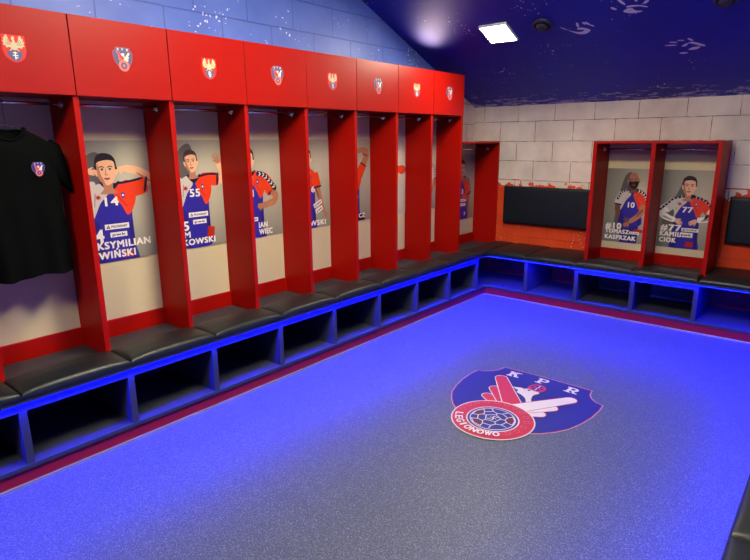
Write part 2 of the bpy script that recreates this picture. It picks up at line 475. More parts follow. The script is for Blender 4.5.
    for i in range(5):
        a = BA + 2 * PI * i / 5
        if i in (0, 2, 3):
            q = [(.090 * math.cos(a - .32), .090 * math.sin(a - .32)), (.128 * math.cos(a - .42), .128 * math.sin(a - .42)),
                 (.131 * math.cos(a), .131 * math.sin(a)), (.128 * math.cos(a + .42), .128 * math.sin(a + .42)),
                 (.090 * math.cos(a + .32), .090 * math.sin(a + .32)), (.072 * math.cos(a), .072 * math.sin(a))]
            P.poly(q, maroon)
            P.line(q + [q[0]], .006, cream)
        else:
            q = [(.092 * math.cos(a - .33), .092 * math.sin(a - .33)), (.075 * math.cos(a), .075 * math.sin(a)), (.092 * math.cos(a + .33), .092 * math.sin(a + .33))]
            P.line([(.128 * math.cos(a - .42), .128 * math.sin(a - .42))] + q + [(.128 * math.cos(a + .42), .128 * math.sin(a + .42))], .006, cream)
        P.line([pent[i], (.075 * math.cos(a), .075 * math.sin(a))], .006, cream)
        a2 = a + PI / 5
        P.line([(.092 * math.cos(a + .33), .092 * math.sin(a + .33)), (.092 * math.cos(a + 2 * PI / 5 - .33), .092 * math.sin(a + 2 * PI / 5 - .33))], .006, cream)
    P.line(pent + [pent[0]], .006, cream)
    P.line([(-.025, -.022), (.012, -.022), (-.006, .022), (.028, .022)], .007, cream)
    P.line([(-.02, .0), (.024, .0)], .006, cream)
    # lettering on the ring, tops towards the centre
    for i, ch in enumerate('LEGIONOWO'):
        a = math.radians(203 + 12.6 * i)
        P.text(ch, .224 * math.cos(a), .224 * math.sin(a), .048, white, bold=.04, rot=a + PI / 2, align='C', w=.036 if ch != 'I' else .011)
    # row of small balls round the rest of the ring
    for k in range(13):
        a = math.radians(-36 + 18.4 * k)
        P.ring(.199 * math.cos(a), .199 * math.sin(a), .0135, .0185, pink, n=14)

# ---------------- city arms for the locker doors (unit = metres, centre 0,0)
def city_arms(P):
    P.poly([(-.052, .062), (.052, .062), (.054, -.01), (.044, -.042), (.024, -.060), (0, -.068), (-.024, -.060), (-.044, -.042), (-.054, -.01)], 'ink_city_red')
    for sx in (-1, 1):
        f = lambda pts: [(sx * x, y) for x, y in pts]
        P.blob(f([(.004, .020), (.018, .030), (.026, .056), (.033, .060), (.037, .050), (.044, .046), (.043, .036), (.049, .030), (.044, .022),
                  (.047, .012), (.038, .010), (.034, .000), (.020, .004), (.010, -.004), (.002, .002)]), 'ink_silver', n=3)
        for k in range(3):
            P.line(f([(.014 + .006 * k, .014), (.028 + .005 * k, .040 - .010 * k)]), .002, 'ink_shadow')
        P.line(f([(.010, -.002), (.020, -.014)]), .005, 'ink_silver')
    P.blob([(-.008, -.006), (-.010, .018), (-.006, .034), (-.010, .044), (-.002, .056), (.006, .050), (.004, .040), (.010, .018), (.008, -.006), (0, -.012)], 'ink_silver', n=4)
    P.poly([(-.034, -.012), (-.018, -.014), (0, -.008), (.018, -.014), (.034, -.012), (.034, -.030), (.022, -.050), (0, -.064), (-.022, -.050), (-.034, -.030)], 'ink_steel')
    P.line([(0, -.016), (0, -.054)], .0045, 'ink_white'); P.line([(-.010, -.022), (.010, -.022)], .004, 'ink_white')
    P.line([(-.012, -.034), (.013, -.034)], .004, 'ink_white'); P.line([(0, -.044), (.012, -.044)], .004, 'ink_white')

# ---------------- player portraits
def hand_ink(P, x, y, ang, s, m, spread=.25, curl=.0, shade=None):
    """palm with five unequal fingers, ang = direction the fingers point"""
    c, q = math.cos(ang), math.sin(ang)
    T = lambda a, b: (x + (a * c - b * q) * s, y + (a * q + b * c) * s)
    P.blob([T(-.5, .3), T(-.1, .42), T(.35, .42), T(.42, 0), T(.35, -.40), T(-.1, -.42), T(-.5, -.3)], m)
    for i, (o, l) in enumerate(((.33, .72), (.12, .9), (-.11, .84), (-.33, .62))):
        a = (o / .33) * spread; l *= (1 - curl)
        P.limb([T(.25, o), T(.4 + l * .5 * math.cos(a), o + l * .5 * math.sin(a)), T(.4 + l * math.cos(a), o + l * math.sin(a))], [.105 * s, .10 * s, .075 * s], m)
        if shade and i < 3: P.line([T(.3, o - .115), T(.4 + l * .6 * math.cos(a), o - .115 + l * .6 * math.sin(a))], .02 * s, shade)
    P.limb([T(-.2, .3), T(.12, .62), T(.42, .80)], [.15 * s, .12 * s, .08 * s], m)

def head_ink(P, cx, cy, w, h, hair='ink_hair', skin='ink_skin', shade='ink_skin_shade', bald=False, beard=False, tilt=0.0):
    c, q = math.cos(tilt), math.sin(tilt)
    T = lambda a, b: (cx + (a * w) * c - (b * h) * q, cy + (a * w) * q + (b * h) * c)
    B = lambda pts, m, n=5: P.blob([T(a, b) for a, b in pts], m, n)
    B([(-.26, -.2), (-.24, -.62), (-.42, -.80), (.42, -.80), (.24, -.62), (.26, -.2)], shade)
    B([(-.57, .10), (-.60, .0), (-.54, -.16), (-.46, -.18), (-.46, .08)], skin); B([(.57, .10), (.60, .0), (.54, -.16), (.46, -.18), (.46, .08)], skin)
    if not bald:
        B([(-.50, .02), (-.54, .24), (-.46, .44), (-.24, .56), (.05, .57), (.34, .50), (.51, .34), (.54, .14), (.49, .0)], hair)
    B([(-.46, .12), (-.46, -.10), (-.42, -.26), (-.28, -.42), (-.10, -.50), (.10, -.50), (.28, -.42), (.42, -.26), (.46, -.10), (.46, .12),
       (.42, .28), (.24, .36 if not bald else .50), (0, .38 if not bald else .54), (-.24, .34 if not bald else .50), (-.43, .26)], skin)
    B([(-.46, .10), (-.46, -.10), (-.42, -.26), (-.28, -.42), (-.12, -.49), (-.20, -.30), (-.30, -.12), (-.34, .08), (-.40, .24)], shade)
    if beard:
        B([(-.47, -.04), (-.45, -.24), (-.34, -.44), (-.12, -.58), (.12, -.58), (.34, -.44), (.45, -.24), (.47, -.04), (.36, -.16), (.22, -.18), (0, -.16), (-.22, -.18), (-.36, -.16)], hair)
    for sx in (-1, 1):
        B([(sx * .08, .10), (sx * .20, .145), (sx * .34, .11), (sx * .33, .085), (sx * .20, .11), (sx * .09, .075)], hair, 3)
        B([(sx * .10, .02), (sx * .20, .055), (sx * .31, .02), (sx * .20, -.01)], 'ink_offwhite', 3)
        P.ell(*T(sx * .20, .022), .055 * w, .030 * h, 'ink_black', n=10)
        B([(sx * .09, .03), (sx * .20, .07), (sx * .32, .03), (sx * .20, .052)], 'ink_black', 2)
    B([(-.035, .06), (-.06, -.08), (-.10, -.15), (-.04, -.18), (.04, -.18), (.10, -.15), (.04, -.155), (-.02, -.13), (-.005, .0)], shade, 3)
    B([(-.17, -.275), (-.06, -.255), (0, -.265), (.06, -.255), (.17, -.275), (.08, -.325), (0, -.335), (-.08, -.325)], 'ink_lip', 3)
    P.line([T(-.16, -.278), T(0, -.287), T(.16, -.278)], .012 * h, 'ink_maroon')
    if not bald:
        B([(-.50, .12), (-.47, .34), (-.28, .46), (.10, .46), (.40, .38), (.50, .14), (.44, .24), (.34, .31), (.05, .34), (-.30, .30), (-.44, .24)], hair, 4)

def zigzag(P, pts, w, n):
    """navy shoulder band with white chevrons"""
    P.limb(pts, [w] * len(pts), 'ink_navy')
    pts = [Vector(p) for p in pts]
    tot = sum((b - a).length for a, b in zip(pts, pts[1:]))
    for k in range(n):
        d = tot * (k + .7) / (n + .4); i = 0
        while i < len(pts) - 2 and d > (pts[i + 1] - pts[i]).length: d -= (pts[i + 1] - pts[i]).length; i += 1
        t = (pts[i + 1] - pts[i]).normalized(); p = pts[i] + t * d; q = Vector((-t.y, t.x))
        P.line([p + q * w * .8 - t * w * .5, p + t * w * .45, p - q * w * .8 - t * w * .5], w * .5, 'ink_white')

def sponsor(P, x, y, w, h, txt, mark=False, rot=0.0):
    c, q = math.cos(rot), math.sin(rot)
    T = lambda a, b: (x + a * c - b * q, y + a * q + b * c)
    P.poly([T(-w / 2, -h / 2), T(w / 2, -h / 2), T(w / 2, h / 2), T(-w / 2, h / 2)], 'ink_white')
    if mark:
        P.poly([T(-w * .44, -h * .30), T(-w * .28, -h * .30), T(-w * .36, h * .34)], 'ink_navy')
        P.poly([T(-w * .385, -h * .20), T(-w * .335, -h * .20), T(-w * .36, h * .05)], 'ink_white')
        P.text(txt, *T(-w * .24, -h * .22), h * .44, 'ink_navy', w=w * .66, rot=rot)
    else:
        P.text(txt, *T(-w * .38, -h * .22), h * .5, 'ink_navy', w=w * .76, bold=.06, rot=rot)

def torso(P, cx, sh, hw, bot, num=None, collar=.10, numw=.2, white_left=True, flank=None, numv=None, logos=True):
    """handball jersey: pale left shoulder, orange right shoulder, blue body rising to a point under the collar"""
    ww = hw * .80
    P.blob([(cx - ww, bot), (cx - ww * 1.0, bot + .25), (cx - ww, sh - .30), (cx - hw, sh - .10), (cx - hw * .8, sh - .02), (cx - collar, sh + .05), (cx, sh + .02),
            (cx + collar, sh + .05), (cx + hw * .8, sh - .02), (cx + hw, sh - .10), (cx + ww, sh - .30), (cx + ww, bot + .25), (cx + ww, bot)], 'ink_blue')
    P.poly([(cx - ww * 1.0, bot), (cx - ww * .6, bot), (cx - ww * .74, sh - .42), (cx - ww * 1.0, sh - .36)], 'ink_blue_shade')
    P.poly([(cx + ww * .99, bot), (cx + ww * .80, bot), (cx + ww * .72, sh - .52), (cx + ww * .97, sh - .38)], 'ink_blue_shade')
    P.blob([(cx - hw * 1.02, sh - .13), (cx - hw * .8, sh - .015), (cx - collar, sh + .05), (cx - .02, sh - .05), (cx - hw * .45, sh - .18), (cx - ww * .99, sh - .36), (cx - ww * 1.02, sh - .25)],
           'ink_offwhite' if white_left else 'ink_orange')
    P.line([(cx - hw * .62, sh - .06), (cx - hw * .70, sh - .22)], .018, 'ink_greywhite')
    P.blob([(cx + hw * 1.02, sh - .13), (cx + hw * .8, sh - .015), (cx + collar, sh + .05), (cx + .02, sh - .05), (cx + hw * .42, sh - .24), (cx + ww * .72, sh - .34), (cx + ww * 1.0, sh - .30)], 'ink_orange')
    P.line([(cx + hw * .25, sh - .10), (cx + hw * .62, sh - .24)], .012, 'ink_orange_shade')
    P.blob([(cx - collar * 1.05, sh + .06), (cx - collar * .6, sh - .005), (cx, sh - .045), (cx + collar * .6, sh - .005), (cx + collar * 1.05, sh + .06),
            (cx + collar * .8, sh + .065), (cx, sh - .005), (cx - collar * .8, sh + .065)], 'ink_navy', 4)
    # small badges on the chest
    P.blob([(cx + hw * .42, sh - .07), (cx + hw * .56, sh - .075), (cx + hw * .55, sh - .115), (cx + hw * .48, sh - .14), (cx + hw * .42, sh - .115)], 'ink_crest_blue', 3)
    P.ell(cx + hw * .485, sh - .10, .012, .014, 'ink_cream', n=10)
    P.ell(cx - hw * .52, sh - .11, .036, .030, 'ink_pink', n=14); P.ell(cx - hw * .52, sh - .11, .020, .016, 'ink_maroon', n=12)
    if num: P.text(num, cx - numw / 2, numv if numv else sh - .27, .105, 'ink_white', w=numw, bold=.05)
    if logos:
        sponsor(P, cx + .03, sh - .47, .30, .065, 'POLNEBABY', mark=True)
        sponsor(P, cx + .04, sh - .57, .21, .06, 'pwk')

def shadow_ink(P, pts): P.blob(pts, 'ink_shadow')

PW, PH = 0.506, 0.730
VH = PH / PW
def poster(label, draw, loc, rz, bg='photo_backdrop', w=PW, h=PH, dx=0.0):
    P = Print(); draw(P)
    k = (h / w) / VH
    P.items = [([(.5 + dx + (x - .5) * (1 + (k - 1) * .5), y * k) for x, y in pts], f, m, l) for pts, f, m, l in P.items]
    o = P.build('player_poster', None, 'xz', scale=w, backing=(0, 1, 0, h / w, 0.004, bg), clip=(0.0, 1.0, 0.0, h / w))
    o.location = loc; o.rotation_euler = (0, 0, rz)
    return tag(o, label, 'poster', 'player posters in the lockers')

def draw14(P):
    cx = .50
    shadow_ink(P, [(.14, .2), (.12, .8), (.2, 1.2), (.4, 1.3), (.5, 1.0), (.4, .3)])
    sk, ss = 'ink_skin', 'ink_skin_shade'
    # raised arms, hands behind the ears
    P.limb([(.78, .86), (.92, .93), (1.02, .98)], [.075, .065, .05], sk); P.limb([(1.02, .975), (.88, 1.07), (.70, 1.115)], [.05, .05, .036], sk)
    P.limb([(1.0, .955), (.86, 1.045)], [.012, .010], ss)
    hand_ink(P, .655, 1.108, PI + .25, .072, sk, .12, .35, ss)
    P.limb([(.20, .86), (.08, .93), (-.02, .98)], [.075, .065, .05], sk); P.limb([(-.02, .975), (.10, 1.06), (.24, 1.08)], [.05, .05, .036], sk)
    hand_ink(P, .285, 1.085, -.2, .072, sk, .12, .35, ss)
    P.limb([(.68, .86), (.80, .87), (.95, .91)], [.10, .10, .085], 'ink_orange'); P.limb([(.93, .83), (.965, .985)], [.014, .014], 'ink_navy')
    P.limb([(.32, .86), (.20, .87), (.06, .91)], [.10, .10, .085], 'ink_offwhite')
    torso(P, cx, .895, .30, -.05, '14', collar=.115, numw=.16, numv=.68)
    P.limb([(.60, .94), (.74, .955), (.9, .985)], [.012, .014, .012], 'ink_navy')
    head_ink(P, .475, 1.10, .235, .345, tilt=.02)
    P.poly([(.56, .03), (.70, .03), (.68, .12), (.57, .12)], 'ink_orange_shade')
    P.text('#14', .02, .255, .155, 'ink_white', w=.33, bold=.06)
    P.text('MAKSYMILIAN', .07, .165, .088, 'ink_white', w=.86, bold=.06)
    P.text('WIŃSKI', .27, .045, .088, 'ink_white', w=.45, bold=.06)

def draw55(P):
    cx = .61
    shadow_ink(P, [(.34, .2), (.32, .8), (.36, 1.1), (.44, 1.34), (.62, 1.3), (.6, .3)])
    sk, ss = 'ink_skin', 'ink_skin_shade'
    P.limb([(.82, .92), (.95, .91), (1.10, .90)], [.06, .05, .05], sk); P.limb([(1.09, .9), (1.06, 1.02), (1.01, 1.13)], [.045, .04, .032], sk)
    hand_ink(P, 1.00, 1.17, PI / 2 + .35, .085, 'ink_skin_tan', .55, .0)
    P.limb([(.30, .80), (.22, .66), (.30, .5)], [.06, .05, .04], sk)
    P.limb([(.74, .89), (.86, .92), (.99, .91)], [.10, .09, .075], 'ink_orange'); P.limb([(.97, .845), (.99, .985)], [.014, .014], 'ink_navy')
    P.limb([(.46, .88), (.36, .82), (.28, .68)], [.09, .085, .075], 'ink_offwhite')
    torso(P, cx, .925, .26, .02, '55', collar=.10, numw=.15, numv=.70)
    P.limb([(.70, .965), (.84, .99), (.98, .98)], [.012, .014, .012], 'ink_navy')
    head_ink(P, .585, 1.160, .185, .275, hair='ink_hair_brown', tilt=.08)
    P.poly([(.74, .10), (.86, .11), (.88, .26), (.77, .28)], 'ink_orange_shade')
    P.text('#55', .14, .255, .125, 'ink_white', w=.33, bold=.06)
    P.text('M', .395, .155, .082, 'ink_white', w=.09, bold=.06)
    P.text('KOWSKI', .37, .05, .082, 'ink_white', w=.50, bold=.06)

def draw_elbow(P):        # arm bent, fist at the chest, navy banded sleeve
    cx = .45
    shadow_ink(P, [(.1, .2), (.1, .9), (.3, 1.3), (.5, 1.2), (.4, .2)])
    sk, ss = 'ink_skin', 'ink_skin_shade'
    P.limb([(.12, .80), (.03, .62), (.14, .48), (.26, .44)], [.07, .06, .05, .04], sk)
    torso(P, cx, .935, .30, -.05, '11', collar=.115, numw=.13, numv=.62, logos=False)
    P.limb([(.18, .88), (.12, .78), (.06, .66)], [.09, .09, .075], 'ink_offwhite')
    P.limb([(.68, .88), (.78, .80), (.87, .66)], [.095, .10, .085], 'ink_orange')
    P.limb([(.80, .64), (.94, .71)], [.016, .016], 'ink_navy')
    P.limb([(.875, .68), (.935, .60), (.90, .53), (.78, .49), (.68, .475)], [.055, .055, .055, .048, .040], 'ink_skin_tan')
    P.limb([(.88, .52), (.78, .465)], [.014, .012], ss)
    hand_ink(P, .645, .475, PI + .1, .085, 'ink_skin_tan', .06, .55, ss)
    zigzag(P, [(.60, .955), (.72, .93), (.83, .83), (.93, .71)], .034, 6)
    head_ink(P, .43, 1.155, .22, .32, tilt=-.02)
    sponsor(P, .45, .28, .24, .06, 'POLNEBABY', mark=True)
    P.text('IAN', .58, .145, .085, 'ink_white', w=.16, bold=.06)
    P.text('WIEC', .58, .04, .085, 'ink_white', w=.25, bold=.06)

def draw6(P):             # arm hanging, hand at the hip
    cx = .52
    shadow_ink(P, [(.24, .1), (.26, .9), (.36, 1.3), (.54, 1.2), (.5, .2)])
    sk, ss = 'ink_skin_tan', 'ink_skin_tan_shade'
    P.limb([(.76, .72), (.82, .52), (.87, .36), (.92, .26)], [.055, .048, .042, .032], sk)
    P.limb([(.74, .66), (.80, .50)], [.014, .012], ss)
    hand_ink(P, .945, .215, -1.1, .075, sk, .10, .2)
    P.limb([(.28, .72), (.22, .52), (.20, .34)], [.055, .048, .042], sk)
    torso(P, cx, .93, .25, -.02, '6', collar=.10, numw=.09, numv=.60, logos=False)
    P.limb([(.70, .88), (.75, .80), (.78, .68)], [.085, .075, .066], 'ink_orange'); P.limb([(.71, .67), (.85, .69)], [.014, .014], 'ink_navy')
    P.limb([(.34, .88), (.29, .80), (.26, .68)], [.085, .075, .066], 'ink_offwhite')
    P.text('6', .635, .60, .10, 'ink_white', w=.075, bold=.05)
    sponsor(P, .80 - .03, .40, .20, .07, 'POLNEBABY', mark=True, rot=.42); sponsor(P, .80, .30, .17, .075, 'pwk', rot=.42)
    head_ink(P, .54, 1.14, .20, .30, tilt=.05)
    P.text('OWSKI', .46, .045, .085, 'ink_white', w=.48, bold=.06)

def draw_raised(P):       # arm folded behind the head
    cx = .52
    shadow_ink(P, [(.2, .1), (.2, .9), (.4, 1.3), (.56, 1.2), (.5, .2)])
    sk, ss = 'ink_skin_tan', 'ink_skin_tan_shade'
    P.limb([(.74, .80), (.84, .98), (.965, 1.19)], [.075, .070, .055], sk)
    P.limb([(.97, 1.21), (.84, 1.255), (.66, 1.235)], [.055, .048, .036], sk)
    P.limb([(.96, 1.15), (.84, 1.19)], [.016, .012], ss)
    hand_ink(P, .62, 1.22, PI, .075, sk, .1, .3)
    P.limb([(.30, .78), (.2, .60), (.26, .44)], [.06, .05, .042], 'ink_skin')
    torso(P, cx, .90, .27, -.02, '3', collar=.10, numw=.07, numv=.62)
    P.limb([(.68, .80), (.76, .88), (.85, 1.0)], [.09, .085, .08], 'ink_orange'); P.limb([(.79, 1.03), (.91, .965)], [.012, .012], 'ink_navy')
    head_ink(P, .50, 1.13, .21, .31, beard=True)
    P.poly([(.66, .0), (.88, .0), (.84, .12), (.70, .10)], 'ink_hair')
    P.text('CZ', .71, .055, .08, 'ink_white', w=.16, bold=.06)

def draw_sleeve(P):       # orange sleeve of an arm bent forward, pale backdrop
    cx = .46
    sk = 'ink_skin'
    P.limb([(.60, .86), (.80, .86), (.93, .86)], [.075, .075, .072], 'ink_navy'); P.ell(.925, .86, .068, .074, 'ink_navy')
    P.limb([(.58, .86), (.80, .86), (.925, .86)], [.066, .066, .064], 'ink_orange'); P.ell(.922, .86, .060, .066, 'ink_orange')
    P.limb([(.24, .84), (.12, .76), (.1, .6)], [.085, .08, .07], 'ink_offwhite')
    torso(P, cx, .93, .26, -.02, '8', collar=.10, numw=.08, numv=.64)
    head_ink(P, .46, 1.15, .20, .30, hair='ink_hair_brown')
    P.limb([(.80, .77), (.64, .66), (.48, .60)], [.05, .045, .038], sk)
    hand_ink(P, .45, .59, PI + .3, .075, sk, .1, .4)

def draw_band(P):         # arm with a white chevron band at the right edge
    cx = .585
    shadow_ink(P, [(.24, .1), (.24, .9), (.42, 1.3), (.6, 1.2), (.5, .2)])
    sk, ss = 'ink_skin_tan', 'ink_skin_tan_shade'
    P.limb([(.95, .72), (.965, .60), (.93, .48), (.84, .36)], [.055, .05, .045, .036], sk); P.limb([(.985, .62), (.955, .47)], [.012, .01], ss)
    P.limb([(.26, .74), (.2, .56), (.24, .40)], [.055, .05, .042], sk)
    torso(P, cx, .93, .30, -.02, '19', collar=.10, numw=.15, numv=.66)
    P.limb([(.82, .88), (.89, .80), (.955, .66)], [.09, .085, .08], 'ink_offwhite')
    zigzag(P, [(.82, .93), (.92, .86), (.965, .76), (.985, .64)], .034, 6)
    head_ink(P, .56, 1.15, .20, .30)

def draw_corner(P):       # orange shirt, navy banded shoulder, arm hanging
    cx = .50
    shadow_ink(P, [(.2, .1), (.2, .9), (.4, 1.3), (.56, 1.2), (.5, .2)])
    sk, ss = 'ink_skin', 'ink_skin_shade'
    P.limb([(.76, .58), (.79, .40), (.80, .20), (.80, .0)], [.06, .052, .045, .036], 'ink_skin_tan'); P.limb([(.735, .5), (.76, .1)], [.014, .012], 'ink_skin_tan_shade')
    P.limb([(.24, .58), (.21, .40), (.20, .10)], [.06, .052, .042], sk)
    torso(P, cx, .90, .27, -.02, '3', collar=.10, numw=.08, numv=.58, white_left=False)
    P.limb([(.68, .84), (.74, .74), (.77, .56)], [.09, .085, .072], 'ink_orange'); P.limb([(.70, .55), (.84, .57)], [.014, .014], 'ink_navy')
    P.poly([(.50, .55), (.69, .60), (.70, .50), (.66, .44), (.5, .46)], 'ink_orange')
    zigzag(P, [(.60, .93), (.72, .885), (.80, .78), (.845, .60)], .030, 6)
    head_ink(P, .49, 1.13, .21, .31)
    P.text('3', .58, .09, .08, 'ink_white', w=.06, bold=.06)

def draw10(P):
    cx = .53
    shadow_ink(P, [(.24, .25), (.26, .8), (.30, 1.05), (.38, 1.32), (.50, 1.36), (.56, 1.1), (.5, .3)])
    sk, ss = 'ink_skin_tan', 'ink_skin_tan_shade'
    P.poly([(.36, -.02), (.36, .5), (.70, .5), (.70, -.02)], 'ink_blue_shade')
    P.limb([(.31, .80), (.27, .66), (.32, .52), (.40, .44)], [.060, .052, .046, .036], ss)
    torso(P, cx, 1.005, .25, .36, '10', collar=.095, numw=.12, numv=.70, logos=False)
    P.limb([(.38, .96), (.32, .90), (.275, .76)], [.08, .078, .068], 'ink_offwhite'); P.limb([(.215, .76), (.335, .745)], [.012, .012], 'ink_navy')
    P.limb([(.68, .95), (.745, .88), (.775, .76)], [.08, .075, .066], 'ink_orange'); P.limb([(.715, .745), (.84, .765)], [.012, .012], 'ink_navy')
    P.limb([(.775, .75), (.74, .62), (.66, .52), (.53, .42)], [.058, .055, .048, .036], sk); P.limb([(.75, .66), (.66, .54)], [.016, .014], ss)
    hand_ink(P, .48, .385, PI + .75, .085, sk, .1, .3, ss); hand_ink(P, .45, .46, -.8, .075, ss, .1, .3)
    zigzag(P, [(.62, 1.03), (.73, .985), (.80, .88), (.835, .77)], .028, 6); zigzag(P, [(.43, 1.03), (.33, .99), (.26, .86)], .022, 5)
    head_ink(P, .535, 1.215, .20, .285, hair='ink_hair', skin=sk, shade=ss, bald=True, beard=True, tilt=.08)
    P.limb([(.64, .245), (.78, .25)], [.03, .03], 'ink_orange_shade')
    P.text('#10', .075, .265, .118, 'ink_white', w=.30, bold=.07)
    P.text('TOMASZ', .075, .175, .082, 'ink_white', w=.46, bold=.07)
    P.text('KASPRZAK', .075, .055, .085, 'ink_white', w=.60, bold=.07)
    sponsor(P, .64, .205, .19, .05, 'POLNEBABY', mark=True)

def draw77(P):
    cx = .50
    shadow_ink(P, [(.1, .35), (.12, .75), (.26, .95), (.34, 1.15), (.38, 1.3), (.5, 1.28), (.52, .9), (.4, .4)])
    sk, ss = 'ink_skin', 'ink_skin_shade'
    P.limb([(.34, -.02), (.36, .45)], [.02, .02], 'ink_navy')
    torso(P, cx, .935, .28, -.02, '77', collar=.095, numw=.17, numv=.675, logos=False)
    P.limb([(.28, .86), (.20, .80), (.10, .71)], [.085, .088, .080], 'ink_offwhite'); P.limb([(.72, .87), (.79, .80), (.88, .70)], [.085, .088, .080], 'ink_orange')
    P.limb([(.12, .745), (.045, .66), (.09, .60), (.22, .545), (.30, .53)], [.075, .06, .058, .05, .042], 'ink_white'); P.limb([(.10, .58), (.24, .525)], [.016, .012], 'ink_greywhite')
    P.limb([(.865, .735), (.95, .66), (.90, .60), (.78, .56), (.69, .545)], [.075, .06, .058, .05, .042], 'ink_white'); P.limb([(.90, .58), (.76, .535)], [.016, .012], 'ink_greywhite')
    hand_ink(P, .345, .505, -.55, .085, sk, .10, .1, ss); hand_ink(P, .635, .515, PI + .55, .085, sk, .10, .1, ss)
    zigzag(P, [(.42, .965), (.25, .92), (.14, .82), (.02, .70)], .018, 7); zigzag(P, [(.58, .965), (.75, .92), (.86, .82), (.95, .70)], .018, 7)
    head_ink(P, .485, 1.15, .215, .33, hair='ink_hair', tilt=-.03)
    P.poly([(.52, .04), (.66, .04), (.66, .13), (.54, .14)], 'ink_orange_shade')
    P.text('#77', .07, .32, .118, 'ink_white', w=.355, bold=.07)
    P.text('KAMIL', .07, .215, .088, 'ink_white', w=.36, bold=.07)
    P.text('CIOK', .07, .10, .088, 'ink_white', w=.29, bold=.07)
    sponsor(P, .585, .355, .29, .065, 'POLNEBABY', mark=True); sponsor(P, .53, .26, .22, .085, 'pwk')

# ------------------------------------------------------------------ room shell
XL, XR, YB, YF = -0.405, 3.56, 4.62, -3.2
ZC = 2.004; SL = 0.4154; ZF = 3.15
YT = YB - (ZF - ZC) / SL
bx('floor', None, 'vinyl_floor', XL - .1, XR + .1, YF - .1, YB + .1, -.1, 0, 0)['kind'] = 'structure'
def wallbox(name, m, *a):
    o = bx(name, None, m, *a, 0); o['kind'] = 'structure'; return o
# left wall follows the slope of the ceiling
def prism(name, pts, x0, x1, m):
    b = MB(); i = b.mi(m)
    A = [b.bm.verts.new((x0, y, z)) for y, z in pts]; B = [b.bm.verts.new((x1, y, z)) for y, z in pts]
    b.bm.faces.new(A); b.bm.faces.new(B[::-1])
    for k in range(len(pts)):
        b.bm.faces.new([A[k], A[(k + 1) % len(pts)], B[(k + 1) % len(pts)], B[k]])
    o = b.build(name); o['kind'] = 'structure'; return o
side = [(YF - .1, 0), (YB, 0), (YB, ZC), (YT, ZF), (YF - .1, ZF)]
prism('wall_left', side, XL - .1, XL, 'wall_blue')
prism('wall_right', side, XR, XR + .1, 'wall_blue')
wallbox('wall_back', 'wall_back', XL - .1, XR + .1, YB, YB + .1, 0, ZC)
wallbox('wall_front', 'ceiling_blue', XL, XR, YF - .1, YF, 0, ZF)
CEIL = prism('ceiling', [(YB + .1, ZC - SL * .1), (YT, ZF), (YF - .1, ZF), (YF - .1, ZF + .1), (YT + .02, ZF + .1), (YB + .1, ZC - SL * .1 + .12)], XL - .1, XR + .1, 'ceiling_blue')
CN = Vector((0, -SL, -1)).normalized()           # faces down into the room
CE = Vector((0, -1, SL)).normalized()            # up the slope
def cz(y): return ZC + SL * (YB - y)

# hand prints and paint on the ceiling
def handprint(x, y, rot, shapes, label):
    P = Print(); 
    for s in shapes: P.blob(s, 'hand_paint', 4)
    o = P.build('handprint', CEIL, 'xy')
    ex = Vector((-1, 0, 0)); 
    R = Matrix((ex, CE, CN)).transposed()        # local x,y,z -> world
    fx = Vector((1, 0, 0)); R = Matrix((fx, -CE, CN)).transposed()
    o.matrix_local = Matrix.Translation(Vector((x, y, cz(y))) + CN * .0015) @ R.to_4x4() @ Matrix.Rotation(rot, 4, 'Z')
    o['label'] = label
    return o
def oval(cx, cy, rx, ry, rot=0.0):
    c, q = math.cos(rot), math.sin(rot)
    return [(cx + rx * math.cos(a) * c - ry * math.sin(a) * q, cy + rx * math.cos(a) * q + ry * math.sin(a) * c) for a in [2 * PI * i / 8 for i in range(8)]]
# local x = right in the room, local y = towards the back wall (down in the photograph)
handprint(1.222, 3.447, 0, [
    [(-.09, -.02), (-.06, .02), (-.02, .055), (.03, .06), (.075, .03), (.075, .005), (.05, -.02), (.02, -.035), (-.01, -.03), (-.012, -.012), (.03, .0), (.02, .02), (-.02, .022), (-.06, .0)],
    oval(-.115, -.05, .036, .006, .9), oval(.005, -.075, .011, .034, .15), oval(.06, -.085, .011, .020, -.35), oval(.085, -.075, .010, .03, -.4), oval(.11, -.04, .009, .018, -.6)], 'pale lilac handprint')
handprint(1.665, 3.275, 0, [
    [(-.07, .02), (-.03, -.01), (.0, .0), (.015, .03), (.055, .045), (.05, .055), (-.01, .06), (-.05, .045)],
    [(-.035, -.035), (.0, -.04), (.05, -.03), (.10, .0), (.095, .012), (.05, -.012), (.0, -.016), (-.03, -.018)],
    oval(-.125, -.03, .012, .026, -.7), oval(-.055, -.095, .012, .045, -.4), oval(.005, -.135, .012, .018, .1), oval(.05, -.115, .014, .045, .2), oval(.105, -.055, .012, .03, .8)], 'pale lilac handprint')
handprint(1.935, 3.79, 0, [
    [(.02, -.02), (.05, -.03), (.11, .02), (.125, .045), (.10, .045), (.06, .015)],
    [(.0, .08), (.03, .05), (.075, .045), (.085, .06), (.05, .085)],
    oval(-.11, -.01, .045, .009, .12), oval(-.085, -.05, .030, .009, .25), oval(-.03, -.065, .025, .008, .2), oval(.035, -.065, .011, .026, -.6), oval(-.015, .01, .024, .012, -.5), oval(.015, -.015, .03, .006, -.2), oval(-.04, .12, .030, .012, .1)], 'pale lilac handprint')

